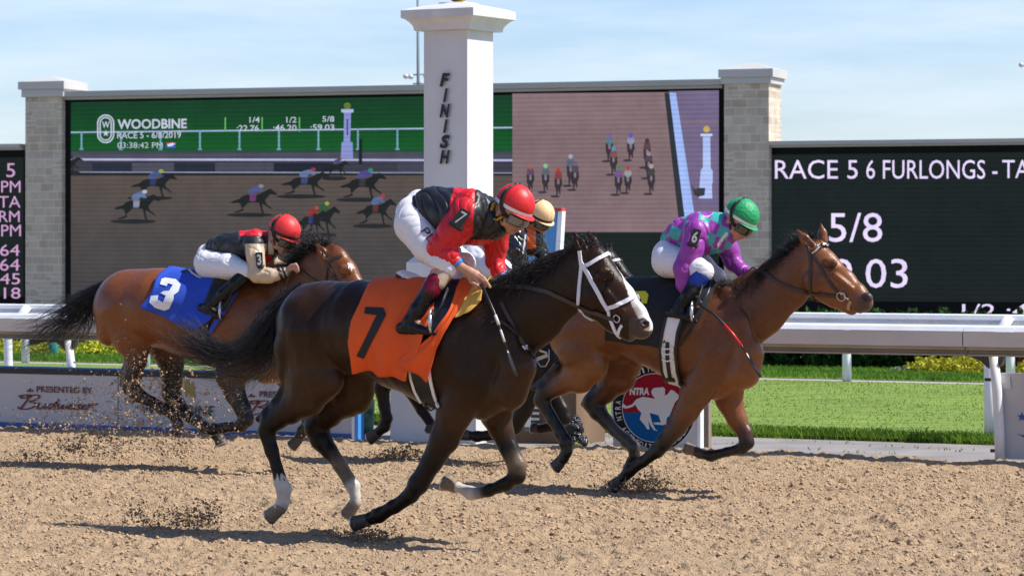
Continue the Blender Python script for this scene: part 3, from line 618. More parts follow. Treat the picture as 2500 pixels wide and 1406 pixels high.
def tvhorse(x, y, w, h, cap, silk, cloth=None, body=(34, 37, 37)):
    dm = lambda c: tuple(int(q * .62 + 22) for q in c) if c else None
    cap, silk, cloth = tuple(int(q * .8 + 10) for q in cap), dm(silk), dm(cloth)
    sc.ell(x + w * .42, y + 3, w * .5, 5.5, (42, 42, 44)); sc.poly([(x + a * w, y - b * h) for a, b in HORSE], body)
    if cloth: sc.poly([(x + a * w, y - b * h) for a, b in ((.42, .77), (.56, .77), (.54, .5), (.42, .5))], cloth)
    sc.poly([(x + a * w, y - b * h) for a, b in ((.40, .80), (.38, .92), (.44, 1.04), (.56, 1.12), (.68, 1.10), (.66, 1.0), (.72, .9), (.66, .86), (.58, .92), (.54, .8))], silk); sc.ell(x + w * .66, y - h * 1.12, w * .055, h * .08, cap)
for a in ((318, 480, 114, 56, (196, 216, 60), (80, 110, 190), (40, 60, 130)), (277, 537, 115, 62, (200, 216, 240), (130, 160, 226), (190, 200, 240)), (561, 521, 116, 60, (150, 150, 170), (96, 110, 190), (150, 60, 150)),
          (790, 432, 62, 40, (150, 60, 70), (90, 90, 160), None), (684, 476, 122, 56, (190, 60, 60), (130, 160, 220), (60, 90, 160)), (828, 484, 116, 62, (60, 160, 130), (96, 90, 200), (60, 50, 70)),
          (735, 570, 96, 66, (170, 200, 70), (50, 110, 70), (50, 50, 120)), (718, 574, 84, 60, (200, 90, 70), (190, 50, 50), (50, 60, 150)), (868, 548, 100, 62, (220, 60, 60), (110, 140, 210), (120, 50, 60)), (120, 418, 84, 34, (60, 60, 70), (50, 50, 60), None)): tvhorse(*a)
sc.rect(140, 240, 173, 760, (6, 6, 7))
for x in (550, 640, 731): sc.rect(x - 1.6, 286, x + 1.6, 321, (110, 190, 110))
sc.rect(406, 348, 429, 352, (220, 60, 60)); sc.rect(406, 352, 429, 361, (60, 90, 200)); sc.poly([(408, 352), (420, 348), (428, 350), (420, 356), (410, 357)], (230, 230, 250))
# head-on view at right
sc.grad(1251, 1755, [228, 330, 450, 566], [(140, 118, 124), (134, 112, 116), (130, 110, 114), (138, 116, 122)], -.009, 0)
sc.poly([(1633, 222), (1755, 220), (1755, 566), (1699, 566)], (118, 106, 138)); sc.rect(1640, 295, 1755, 302, (134, 112, 128))
sc.poly([(1622, 226), (1635, 226), (1676, 566), (1660, 566)], (48, 54, 60)); sc.poly([(1634, 226), (1650, 226), (1702, 566), (1676, 566)], (164, 190, 250))
sc.poly([(1716, 333), (1734, 333), (1735, 410), (1740, 416), (1740, 444), (1738, 450), (1739, 484), (1706, 484), (1708, 450), (1711, 414), (1716, 408)], (182, 200, 252)); sc.rect(1710, 326, 1739, 332, (196, 210, 250)); sc.ell(1725, 315, 8, 8, (206, 176, 90))
sc.poly([(1688, 450), (1696, 462), (1706, 458), (1722, 458), (1720, 476), (1704, 480), (1694, 474)], (60, 64, 70))
for x, y, hh, cap, silk in ((1295, 466, 66, (190, 110, 80), (110, 70, 120)), (1332, 468, 70, (150, 220, 160), (100, 110, 130)), (1363, 478, 70, (210, 50, 50), (170, 50, 60)), (1393, 452, 78, (190, 200, 220), (100, 110, 150)), (1404, 462, 70, (120, 100, 120), (80, 70, 90)),
                            (1488, 392, 68, (150, 90, 190), (90, 150, 170)), (1498, 425, 70, (80, 170, 220), (160, 90, 90)), (1540, 390, 66, (90, 90, 220), (180, 190, 230)), (1580, 408, 72, (70, 40, 50), (100, 60, 70)), (1584, 434, 66, (180, 140, 140), (80, 60, 90)), (1510, 474, 70, (60, 150, 100), (150, 90, 190)), (1533, 470, 66, (210, 60, 70), (200, 210, 220)), (1590, 472, 74, (210, 190, 180), (60, 60, 70))):
    cap = tuple(int(q * .75 + 24) for q in cap); silk = tuple(int(q * .6 + 34) for q in silk); w = 9.5; sc.ell(x - 8, y + 1, 12, 3, (66, 58, 64)); sc.poly([(x - w, y - hh * .62), (x - w * .9, y - hh * .3), (x - w * .6, y - hh * .25), (x - w * .5, y), (x - w * .2, y), (x, y - hh * .22), (x + w * .3, y - 5), (x + w * .55, y - 4), (x + w * .6, y - hh * .28), (x + w, y - hh * .4), (x + w * .9, y - hh * .65), (x, y - hh * .72)], (60, 52, 57))
    sc.ell(x, y - hh * .72, w * .95, hh * .16, silk); sc.ell(x, y - hh * .9, 5.5, 6, cap); sc.ell(x, y - hh * .5, 3, 7, (130, 124, 140))
sc.rect(1251, 566, 1755, 720, (27, 36, 33))
sc.build('picture', V_, 1.0)
st = lambda px, py: PTo.pt(px, py, .22)
m_cap = led('lit_caption', srgb(196, 204, 224), 1.0, lines=False)
def line(body, box, fn, m, par, bold=.012):
    mb = MB(); text_px(mb, body, box, fn, bold); mb.build('lettering', m, par)
for t, bx, bd in (('WOODBINE', (287, 291, 456, 315, -.012), .025), ('RACE 5 - 6/8/2019', (286, 322, 442, 338, -.01), .012), ('03:38:42 PM', (287, 347, 397, 361), .0), ('1/4', (609, 285, 634, 299), .012), ('1/2', (699, 285, 724, 299), .012),
                  ('5/8', (787, 283, 816, 297), .012), (':22.76', (578, 305, 632, 320), .012), (':46.20', (667, 304, 724, 319), .012), (':59.03', (758, 303, 816, 318), .012)): line(t, bx, st, m_cap, V_, bd)
mb = MB()
def ringpill(x, y, rx, ry, t):                       # rounded badge outline
    def o(k): return [(x + k(rx) * math.cos(a) if True else 0, y + math.copysign(ry - rx, math.sin(a)) + k(rx) * math.sin(a)) for a in [2 * math.pi * (i + .5) / 40 for i in range(40)]]
    a, b = o(lambda q: q), o(lambda q: q - t); n = len(mb.v)
    mb.add([st(*p) for p in a] + [st(*p) for p in b], [(i, (i + 1) % 40, 40 + (i + 1) % 40, 40 + i) for i in range(40)])
ringpill(258, 314, 21, 35, 3.4); ringpill(258, 314, 15, 29, 3)
text_px(mb, 'W', (249, 296, 268, 312), st, .02)
mb.poly([st(258.5 + 8.5 * (1 if i % 2 == 0 else .42) * math.sin(i * math.pi / 5), 325 - 8.5 * (1 if i % 2 == 0 else .42) * math.cos(i * math.pi / 5)) for i in range(10)])
mb.build('badge', m_cap, V_)
# --- results board at right
B_ = board('dark lit results board right of the stone piers, lettered RACE 5', 1881, 2900, 356, 353, 770, 339)
mb = MB(); a, z1 = PTo.sz(1884, 377); b, _ = PTo.sz(2895, 377); mb.box(a, b, .0, .02, .6, z1, PTo.w); mb.build('screen_face', m_soff, B_)
st2 = lambda px, py: PTo.pt(px, py, .035)
for t, bx, bd in (('RACE 5', (1892, 390, 2094, 436), .0), ('6 FURLONGS -', (2115, 390, 2435, 436), .0), ('TA', (2447, 390, 2514, 434), .0), ('5/8', (2024, 519, 2154, 590), .0), (':59.03', (1950, 631, 2216, 702), .0), ('1/2 :46.20', (2349, 741, 2640, 775), .0), ('1/4 :22.76', (2349, 800, 2640, 834), .0)): line(t, bx, st2, m_letter, B_, bd)
# --- odds board at left
O_ = board('dark lit odds board cut off by the left edge of the picture', -700, 60, 371, 370, 745, 356)
mb = MB(); a, z1 = PTo.sz(-690, 392); b, _ = PTo.sz(58, 392); mb.box(a, b, .0, .02, .6, z1, PTo.w); mb.build('screen_face', m_soff, O_)
for t, x0, x1, y0, y1 in (('R 5', -32, 37, 398, 432), ('PM', 3, 50, 441, 469), ('ETA', -22, 50, 478, 506), ('RM', -2, 48, 514, 541), ('PM', 3, 51, 548, 576), ('664', -26, 48, 596, 624), ('364', -26, 48, 631, 660), ('045', -26, 49, 666, 693), ('018', -26, 50, 701, 728)): line(t, (x0, y0, x1, y1), st2, m_letter2, O_, .0)
# --- floodlight mast far behind
PMs = Plane(0, 150); r = empty('floodlight_mast', PMs.pt(1022, 700), 'slim grey mast with floodlights, half hidden behind the finish post', 'mast')
m_steel = mat('galvanised', (.22, .25, .28), .6); m_lamp = mat('lamp_shell', (.62, .64, .66), .3)
mb = MB(); mb.tube([PMs.pt(1022, 800), PMs.pt(1021, 200), PMs.pt(1020, -60)], [.09, .075, .06], 8); mb.build('pole', m_steel, r, True)
mb = MB(); mb.tube([PMs.pt(986, 184), PMs.pt(1046, 180)], .035, 6); mb.tube([PMs.pt(1008, 204), PMs.pt(1046, 204)], .03, 6); mb.build('cross_arm', m_steel, r, True)
for x, y in ((991, 186), (1003, 187), (1040, 185)):
    mb = MB(); mb.sphere(PMs.pt(x, y), (.14, .14, .12), 12, 8); mb.build('floodlight', m_lamp, r, True)
r = empty('floodlight_mast', PMs.pt(2540, 700), 'floodlight arm poking in at the right edge of the sky', 'mast')
mb = MB(); mb.tube([PMs.pt(2540, 800), PMs.pt(2540, 100)], .08, 8); mb.tube([PMs.pt(2493, 160), PMs.pt(2540, 158)], .035, 6); mb.build('pole', m_steel, r, True)
mb = MB(); mb.sphere(PMs.pt(2493, 158), (.12, .12, .12), 10, 8); mb.build('floodlight', m_lamp, r, True)
# ================================================================== SMOOTH BODIES (distance field -> one continuous mesh)
def surface_nets(D, org, h):
    s = D < 0
    c = np.zeros(tuple(n - 1 for n in D.shape), np.int8)
    sl = lambda a, n: slice(a, n - 1 + a)
    for i in (0, 1):
        for j in (0, 1):
            for k in (0, 1): c += s[sl(i, D.shape[0]), sl(j, D.shape[1]), sl(k, D.shape[2])]
    act = np.argwhere((c > 0) & (c < 8)); idx = np.full(c.shape, -1, np.int64); idx[tuple(act.T)] = np.arange(len(act))
    P = np.zeros((len(act), 3), np.float32); n = np.zeros(len(act), np.float32); E = np.eye(3, dtype=int)
    for ax in range(3):
        o1, o2 = [a for a in range(3) if a != ax]
        for i in (0, 1):
            for j in (0, 1):
                a = act + E[o1] * i + E[o2] * j; b = a + E[ax]
                da, db = D[tuple(a.T)], D[tuple(b.T)]; m = (da < 0) != (db < 0)
                t = np.where(m, da / np.where(m, da - db, 1), 0)
                q = (E[o1] * i + E[o2] * j)[None, :] + t[:, None] * E[ax][None, :]
                P += np.where(m[:, None], q, 0); n += m
    V = (act + P / n[:, None]) * h + org
    Q = []
    for ax in range(3):
        o1, o2 = (ax + 1) % 3, (ax + 2) % 3
        a = [slice(None)] * 3; b = [slice(None)] * 3; a[ax] = slice(0, -1); b[ax] = slice(1, None)
        e = np.argwhere(s[tuple(a)] != s[tuple(b)]); e = e[(e[:, o1] > 0) & (e[:, o2] > 0) & (e[:, o1] < c.shape[o1]) & (e[:, o2] < c.shape[o2])]
        ins = s[tuple(e.T)]
        q = np.stack([idx[tuple((e - E[o1] * i - E[o2] * j).T)] for i, j in ((1, 1), (0, 1), (0, 0), (1, 0))], 1)
        q = np.where(ins[:, None], q, q[:, ::-1]); Q.append(q[(q >= 0).all(1)])
    return V, np.concatenate(Q)
class Fig:
    """a figure standing in the vertical plane v = v0 along the track; b is the distance from that plane toward the viewer"""
    def __init__(self, v0): self.v0 = v0; self.pr = []
    def P(self, px, py, b=0):
        dx = (px - CX) / F; Y = (self.v0 - b) / (CT + dx * ST)
        return np.array([dx * Y * CT - Y * ST, b, CH + (HY - py) / F * Y])
    def W(self, p): return W(p[0], self.v0 - p[1], p[2])
    def PW(self, px, py, b=0): return self.W(self.P(px, py, b))
    def sc(self, px, b=0): return (self.v0 - b) / (CT + (px - CX) / F * ST) / F      # metres per photo pixel
    def pix(self, p):                                # back to photo pixels
        X, Y, Z = W(p[0], self.v0 - p[1], p[2]); return CX + F * X / Y, HY - F * (Z - CH) / Y
    def field(self): return Field(self)
class Field:
    def __init__(self, fig): self.f = fig; self.pr = []
    def chain(self, pts, k=.03, col=(.5, .5, .5), sub=False, r0=0.0):
        """pts: (px, py, r px, b, lateral scale[, colour])"""
        f = self.f; q = []
        for p in pts:
            b = p[3] if len(p) > 3 else 0; s = p[4] if len(p) > 4 else 1
            q.append((f.P(p[0], p[1], b), p[2] * f.sc(p[0], b) + r0, s, p[5] if len(p) > 5 else col))
        if len(q) == 1: q = q * 2
        for a, b in zip(q[:-1], q[1:]): self.pr.append((a, b, k, sub))
        return self
    def raw(self, pts, k=.01, col=(.5, .5, .5), sub=False):   # pts: (xyz local, r, s, col)
        q = [(np.array(p[0], float), p[1], p[2] if len(p) > 2 else 1, p[3] if len(p) > 3 else col) for p in pts]
        if len(q) == 1: q = q * 2
        for a, b in zip(q[:-1], q[1:]): self.pr.append((a, b, k, sub))
        return self
    @staticmethod
    def dist(pr, x, y, z):
        (p, r, s, _), (p2, r2, s2, _), k, sub = pr
        sm = (s + s2) / 2; ba = p2 - p; by = ba[1] / sm; L2 = ba[0] ** 2 + by ** 2 + ba[2] ** 2 + 1e-12
        X, Y, Z = x - p[0], (y - p[1]) / sm, z - p[2]
        h = np.clip((X * ba[0] + Y * by + Z * ba[2]) / L2, 0, 1)
        if s != s2:
            sl = s + (s2 - s) * h; Y = (y - p[1] - ba[1] * h) / sl; X = X - ba[0] * h; Z = Z - ba[2] * h
        else: X = X - ba[0] * h; Y = Y - by * h; Z = Z - ba[2] * h
        return np.sqrt(X * X + Y * Y + Z * Z) - (r + (r2 - r) * h), h
    def mesh(self, vox=.008, pad=.03):
        lo = np.min([np.minimum(a[0] - np.array([a[1], a[1] * max(a[2], .3), a[1]]), b[0] - np.array([b[1], b[1] * max(b[2], .3), b[1]])) for a, b, k, sub in self.pr if not sub], 0) - pad
        hi = np.max([np.maximum(a[0] + np.array([a[1], a[1] * max(a[2], .3), a[1]]), b[0] + np.array([b[1], b[1] * max(b[2], .3), b[1]])) for a, b, k, sub in self.pr if not sub], 0) + pad
        n = np.ceil((hi - lo) / vox).astype(int) + 1; ax = [(lo[i] + np.arange(n[i]) * vox).astype(np.float32) for i in range(3)]
        D = np.full(n, .1, np.float32)
        for pr in self.pr:
            a, b, k, sub = pr; m = k + .02
            sm = max(a[2], b[2]); ra = np.array([a[1], a[1] * sm, a[1]]) + m; rb = np.array([b[1], b[1] * sm, b[1]]) + m
            l = np.floor((np.minimum(a[0] - ra, b[0] - rb) - lo) / vox).astype(int); u = np.ceil((np.maximum(a[0] + ra, b[0] + rb) - lo) / vox).astype(int) + 1
            l = np.maximum(l, 0); u = np.minimum(u, n)
            if (u <= l).any(): continue
            S3 = tuple(slice(l[i], u[i]) for i in range(3))
            d, _ = self.dist(pr, ax[0][S3[0]][:, None, None], ax[1][S3[1]][None, :, None], ax[2][S3[2]][None, None, :])
            o = D[S3]
            if sub: d = -d; h = np.clip(.5 - .5 * (d - o) / k, 0, 1); h = np.clip(.5 + .5 * (d - o) / k, 0, 1); D[S3] = o + (d - o) * h + k * h * (1 - h)
            else: h = np.clip(.5 + .5 * (o - d) / k, 0, 1); D[S3] = o + (d - o) * h - k * h * (1 - h)
        V, Q = surface_nets(D, lo.astype(np.float32), vox)
        return V, Q[:, ::-1]                          # (u, b, z) is left handed
    def colours(self, V, kc=.010):
        w = np.zeros(len(V)); C = np.zeros((len(V), 3)); x, y, z = V[:, 0], V[:, 1], V[:, 2]
        for pr in self.pr:
            if pr[3]: continue
            d, h = self.dist(pr, x, y, z); e = np.exp(np.clip(-d / kc, -60, 30)); w += e
            ca, cb = np.array(pr[0][3]), np.array(pr[1][3]); C += e[:, None] * (ca + (cb - ca) * h[:, None])
        return C / (w[:, None] + 1e-20)
    def build(self, name, mat, parent, vox=.008, cfn=None, kc=.010, disp=None):
        V, Q = self.mesh(vox); C = self.colours(V, kc)
        if cfn is not None: C = cfn(V, C)
        if disp is not None: V = disp(V, vnormals(V, Q) * 1.0, C)
        Wv = np.stack([V[:, 0], self.f.v0 - V[:, 1], V[:, 2]], 1)
        o = link(name, fastmesh(Warr(Wv), Q, col=C), mat, parent, True)
        self.V, self.Q = V, Q; return o
def vnormals(V, Q):
    n = np.zeros_like(V); a = np.cross(V[Q[:, 2]] - V[Q[:, 0]], V[Q[:, 3]] - V[Q[:, 1]])
    for i in range(4): np.add.at(n, Q[:, i], a)
    return n / (np.linalg.norm(n, axis=1)[:, None] + 1e-12)
def creases(amp=.006, wl=.05, seed=0, ax=(1, .6, .4), lo=.0):
    r = np.random.default_rng(seed)
    def f(V, N, C):
        P = V * 2 * math.pi / wl; a = np.array(ax); o = 0
        w = 1.6 * np.sin(P @ r.normal(size=3) * .30 + 1) + 1.4 * np.sin(P @ r.normal(size=3) * .45 + 2)
        w2 = 1.6 * np.sin(P @ r.normal(size=3) * .35 + 4) + 1.2 * np.sin(P @ r.normal(size=3) * .6)
        s1 = 1 - np.abs(np.sin(P @ a * .5 + w)); s2 = 1 - np.abs(np.sin(P @ np.array([-a[1], .4, a[0]]) * .42 + w2))
        m = .5 + .5 * np.sin(P @ r.normal(size=3) * .18 + 3); o = s1 ** 2 * m + s2 ** 2 * (1 - m) - .35
        return V + N * (amp * o)[:, None]
    return f
def muscle(amp=.004, wl=.16, seed=3):
    r = np.random.default_rng(seed); K = r.normal(size=(5, 3)); ph = r.uniform(0, 6, 5)
    def f(V, N, C):
        P = V * 2 * math.pi / wl; o = sum(np.sin(P @ K[i] * .6 + ph[i] + 1.2 * np.sin(P @ K[(i + 1) % 5] * .4)) for i in range(5)) / 5 + .12 * np.sin(P @ K[3] * 1.1 + 1.5 * np.sin(P @ K[4] * .5))
        return V + N * (amp * o)[:, None]
    return f
def bvh_of(o):
    me = o.data; return BVHTree.FromPolygons([o.location + v.co + (rootloc(o.parent) if o.parent else Vector((0, 0, 0))) for v in me.vertices], [tuple(p.vertices) for p in me.polygons])
CAM = Vector((0, 0, CH))
class Skin:                                          # lay things on a body: photo point -> point on the surface
    def __init__(self, fig, ob): self.f = fig; self.t = bvh_of(ob)
    def hit(self, px, py, off=.008, b0=0):
        d = Vector(((px - CX) / F, 1, (HY - py) / F)).normalized(); r = self.t.ray_cast(CAM, d)
        if r[0] is None or (r[0] - Vector(self.f.PW(px, py, 0))).length > .9:
            q = Vector(self.f.PW(px, py, b0)); n = self.t.find_nearest(q)
            return n[0] + n[1] * off, n[1]
        n = r[1] if r[1].dot(d) < 0 else -r[1]
        return r[0] + n * off, n
    def mirror(self, w):                             # same place on the far flank
        v = w[0] * ST + w[1] * CT; d = 2 * (self.f.v0 - v); return Vector((w[0] + d * ST, w[1] + d * CT, w[2]))
    def strap(self, mb, pts, wpx, off=.007, th=.004, both=True, n=6):
        """flat strap through photo points, laid on the near side and mirrored on the far side"""
        P = np.array(pts, float); L = [0]
        for a, b in zip(P[:-1], P[1:]): L.append(L[-1] + np.hypot(*(b - a)))
        m = max(3, int(L[-1] / 7)); t = np.linspace(0, L[-1], m); C = np.stack([np.interp(t, L, P[:, i]) for i in (0, 1)], 1)
        d = np.gradient(C, axis=0); nn = np.stack([-d[:, 1], d[:, 0]], 1); nn /= np.linalg.norm(nn, axis=1)[:, None] + 1e-9
        rows = []
        for c, n_ in zip(C, nn):
            p0, N0 = self.hit(c[0], c[1], off); s = self.f.sc(c[0]) * wpx / 2
            rows.append((p0, N0))
        vs = []
        for i, (p, N) in enumerate(rows):
            q0, q1 = rows[max(i - 1, 0)][0], rows[min(i + 1, len(rows) - 1)][0]; T = (q1 - q0).normalized() if (q1 - q0).length > 1e-6 else Vector((0, 0, 1))
            sd = T.cross(N).normalized() * self.f.sc(C[i][0]) * wpx / 2
            vs += [p - sd - N * off * .5, p - sd + N * th, p + sd + N * th, p + sd - N * off * .5]
        fs = [(4 * i + k, 4 * i + (k + 1) % 4, 4 * i + 4 + (k + 1) % 4, 4 * i + 4 + k) for i in range(m - 1) for k in range(4)] + [(3, 2, 1, 0), tuple(4 * (m - 1) + k for k in range(4))]
        mb.add(vs, fs)
        if both: mb.add([self.mirror(v) for v in vs], fs)
    def cloth(self, name, m, parent, left, right, nu=40, nv=44, off=.016, fold=None, back=True, smooth=True, col=None):
        """cloth hanging over the back: left / right are photo polylines from the spine down"""
        def samp(p, t):
            p = np.array(p, float); L = np.concatenate([[0], np.cumsum(np.hypot(*np.diff(p, axis=0).T))]); return np.stack([np.interp(t * L[-1], L, p[:, i]) for i in (0, 1)], -1)
        tv = np.linspace(0, 1, nv); A, B = samp(left, tv), samp(right, tv); G = []
        for j in range(nv):
            row = []
            for i in range(nu):
                s = i / (nu - 1); q = A[j] * (1 - s) + B[j] * s; p, N = self.hit(q[0], q[1], 0)
                o = off + (fold(s, tv[j]) if fold else 0); row.append(p + N * o)
            G.append(row)
        if back:
            top = []
            for i in range(nu):
                p = (G[0][i] + self.mirror(G[0][i])) / 2; r = self.t.ray_cast(p + Vector((0, 0, .6)), Vector((0, 0, -1)))
                z = max(p.z, r[0].z + off if r[0] is not None else p.z); top.append(Vector((p.x, p.y, z)))
            G = [[self.mirror(p) for p in row] for row in G[::-1]] + [top] + G
        for _ in range(2):                            # relax so that it drapes
            H = [[p.copy() for p in r_] for r_ in G]
            for j in range(1, len(G) - 1):
                for i in range(1, nu - 1): H[j][i] = G[j][i] * .5 + (G[j - 1][i] + G[j + 1][i] + G[j][i - 1] + G[j][i + 1]) * .125
            G = H
        mb = MB(); n = len(G); mb.add([p for r_ in G for p in r_], [(j * nu + i, j * nu + i + 1, (j + 1) * nu + i + 1, (j + 1) * nu + i) for j in range(n - 1) for i in range(nu - 1)])
        o = mb.build(name, m, parent, smooth); sd = o.modifiers.new('s', 'SOLIDIFY'); sd.thickness = .005; sd.offset = 0
        return o
def lay(mb, ring, hit, cell=7.0, off=.012):            # flat printed shape laid on a surface: fine triangles inside the outline
    R = np.array(ring, float); x0, y0 = R.min(0); x1, y1 = R.max(0)
    def inside(x, y):
        c = False; n = len(R)
        for i in range(n):
            xa, ya = R[i]; xb, yb = R[(i + 1) % n]
            if (ya > y) != (yb > y) and x < (xb - xa) * (y - ya) / (yb - ya) + xa: c = not c
        return c
    from mathutils.geometry import delaunay_2d_cdt
    pts = []; ed = []
    for i in range(len(R)):
        a, b = R[i], R[(i + 1) % len(R)]; m = max(1, int(np.hypot(*(b - a)) / cell))
        pts += [a + (b - a) * k / m for k in range(m)]
    nb = len(pts); ed = [(i, (i + 1) % nb) for i in range(nb)]
    for y in np.arange(y0 + cell / 2, y1, cell):
        for x in np.arange(x0 + cell / 2, x1, cell):
            if inside(x, y): pts.append(np.array([x, y]))
    v, e, f, *_ = delaunay_2d_cdt([Vector(p) for p in pts], ed, [], 1, 1e-4)
    mb.add([hit(p.x, p.y)[0] for p in v], [tuple(t) for t in f])
def strands(guides, n, spread, rad, segs=14, seed=1, curl=.02, thin=.15, lenv=.3, minlen=.55):
    """hair: tapered three-sided strands scattered round guide curves (lists of xyz)"""
    r = np.random.default_rng(seed); Vs, Fs = [], []; k0 = 0
    G = []
    for g in guides:
        g = np.array(g, float); L = np.concatenate([[0], np.cumsum(np.linalg.norm(np.diff(g, axis=0), axis=1))]); t = np.linspace(0, L[-1], 24)
        G.append(np.stack([np.interp(t, L, g[:, i]) for i in range(3)], 1))
    G = np.array(G)
    for _ in range(4): G[:, 1:-1] = G[:, 1:-1] * .5 + (G[:, :-2] + G[:, 2:]) * .25
    for s in range(n):
        a = r.uniform(0, len(G) - 1) if len(G) > 1 else 0; i = min(int(a), max(len(G) - 2, 0)); w = a - i
        g = G[i] * (1 - w) + G[min(i + 1, len(G) - 1)] * w
        L = min(1, r.uniform(minlen, 1 + lenv * .3)); t = np.linspace(0, L * 23, segs); p = np.stack([np.interp(t, np.arange(24), g[:, c]) for c in range(3)], 1)
        off = r.normal(size=3) * np.array(spread); ph = r.uniform(0, 6.28, 3); tt = np.linspace(0, 1, segs)[:, None]
        p = p + off * (.35 + .9 * tt) + curl * np.sin(tt * r.uniform(3, 7) + ph) * tt
        d = np.gradient(p, axis=0); d /= np.linalg.norm(d, axis=1)[:, None] + 1e-9; u = np.cross(d, [.3, .5, .8]); u /= np.linalg.norm(u, axis=1)[:, None] + 1e-9; v = np.cross(d, u)
        R = rad * r.uniform(.6, 1.3) * (1 - (1 - thin) * tt ** 1.5)
        V = np.stack([p + R * (u * math.cos(q) + v * math.sin(q)) for q in (0, 2.09, 4.19)], 1).reshape(-1, 3); Vs.append(V)
        b = k0 + 3 * np.arange(segs - 1)[:, None]
        for q in range(3): Fs.append(np.concatenate([b + q, b + (q + 1) % 3, b + 3 + (q + 1) % 3, b + 3 + q], 1))
        k0 += 3 * segs
    return np.concatenate(Vs), np.concatenate(Fs)
def hair(name, m, parent, *a, **k):
    V, Q = strands(*a, **k); return link(name, fastmesh(V, Q), m, parent, True)

m_coat = mat('horse_coat', (.1, .05, .02), .33, spec=.19, attr=True, noise=(26, .16), bump=(120, .35, .006))
m_bay = mat('bay_coat', (.1, .05, .02), .33, spec=.42, attr=True, noise=(26, .16), bump=(120, .4, .006))
m_hair = mat('black_hair', (.010, .009, .009), .38, spec=.55); m_eye = mat('dark_eye', (.008, .005, .004), .06, spec=.8)
m_hoof = mat('hoof_horn', (.055, .045, .038), .55, noise=(60, .3)); m_hoofp = mat('pale_hoof', (.24, .17, .11), .6, noise=(60, .3)); m_shoe = mat('horseshoe_metal', (.62, .62, .63), .35, metal=.8)
BLK = (.010, .0075, .006)
def hoof(fig, root, cor, sole, r1, r2, b, m=None, toe=None):
    c = Vector(fig.PW(cor[0], cor[1], b)); s = Vector(fig.PW(sole[0], sole[1], b)); k = fig.sc(cor[0], b); ax = (s - c).normalized()
    w = Vector(W(0, -1, 0)).normalized(); w = (w - ax * w.dot(ax)).normalized(); t = ax.cross(w)
    if toe is not None:
        tv_ = Vector(fig.PW(toe[0], toe[1], b)) - s
        if t.dot(tv_) < 0: t = -t
    mb = MB(); rings = []; n = 20
    for f_, r in ((-.15, r1 * .82), (0, r1), (.08, r1 * 1.03), (.92, r2 * .98), (1.0, r2)):
        rings.append([c + (s - c) * f_ + (w * math.cos(a) * .88 + t * (math.sin(a) * (1.0 if math.sin(a) > 0 else .82) + .12 * f_)) * r * k for a in [2 * math.pi * i / n for i in range(n)]])
    vs = [p for q in rings for p in q]; fs = [(j * n + i, j * n + (i + 1) % n, (j + 1) * n + (i + 1) % n, (j + 1) * n + i) for j in range(4) for i in range(n)] + [tuple(4 * n + i for i in range(n))]
    mb.add(vs, fs); h = mb.build('hoof', m or m_hoof, root, True)
    mb = MB(); o = rings[-1]; cc = sum(o, Vector((0, 0, 0))) / n
    q = [cc + (p - cc) * 1.03 for p in o] + [cc + (p - cc) * 1.03 + ax * .008 for p in o] + [cc + (p - cc) * .66 + ax * .008 for p in o]
    mb.add(q, [(j * n + i, j * n + (i + 1) % n, (j + 1) * n + (i + 1) % n, (j + 1) * n + i) for j in range(2) for i in range(n)]); mb.build('horseshoe', m_shoe, h, True)
def eyes(fig, skin, root, px, py, r):
    p, N = skin.hit(px, py, 0)
    for q, nn in ((p, N), (skin.mirror(p), None)):
        n_ = N if nn is not None else Vector(skin.mirror(p + N) - skin.mirror(p))
        mb = MB(); mb.sphere(q - n_ * r * fig.sc(px) * .55, r * fig.sc(px), 16, 10); mb.build('eye', m_eye, root, True)
# ------------------------------------------------------------------ leading dark brown horse (cloth 7)
f7 = Fig(16.4); DB = (.027, .0126, .006); DB2 = (.054, .024, .0095); WH = (.55, .50, .44); DUST = (.16, .115, .075)
h7 = empty('horse', f7.W((f7.P(1000, 900)[0], 0, 0)), 'dark brown galloping horse with a white blaze and white bridle, nearest the camera', 'horse', 'race horses at full gallop')
B = f7.field()
B.chain([(784, 800, 114, 0, .92), (890, 800, 112, 0, 1.0), (980, 815, 128, 0, .98), (1080, 838, 150, 0, .76), (1163, 852, 147, 0, .66)], .06, DB)
B.chain([(1010, 712, 24), (1110, 716, 26), (1200, 738, 36, 0, .7)], .05, DB)
B.chain([(1205, 805, 118, 0, .48), (1300, 748, 94, 0, .42), (1372, 692, 78, 0, .42), (1425, 652, 60, 0, .5)], .05, DB)
for b in (.095, -.095): B.chain([(1262, 895, 48, b, .8), (1240, 950, 50, b, .8), (1180, 985, 40, b * .6, .8)], .03, DB2)
# head
B.chain([(1445, 640, 48, 0, .72), (1460, 690, 62, 0, .62), (1508, 738, 49, 0, .66), (1543, 775, 39, 0, .74), (1563, 797, 30, 0, .95)], .03, DB)
B.chain([(1450, 742, 34, 0, .8), (1500, 785, 26, 0, .8), (1536, 816, 17, 0, 1.1)], .02, DB)
for b in (.045, -.045): B.chain([(1446, 718, 42, b, .62)], .014, DB)
for b in (.078, -.078): B.chain([(1474, 672, 17, b, .8), (1488, 672, 14, b, .8)], .012, DB); B.chain([(1482, 712, 9, b), (1522, 758, 7, b * .85)], .014, DB); B.chain([(1480, 688, 8, b * 1.12)], .008, (.01, .007, .006), True)
for b in (.045, -.045):
    B.chain([(1573, 789, 17, b, .9)], .012, (.06, .045, .04)); B.chain([(1578, 790, 9, b * 1.75, .9), (1571, 784, 6, b * 1.55, .8)], .005, BLK, True)
B.chain([(1424, 618, 17, .055, .8), (1413, 592, 15, .062, .7), (1402, 566, 3, .06, .7)], .012, DB); B.chain([(1424, 604, 9, .085, .7), (1413, 582, 6, .085, .7)], .006, BLK, True)
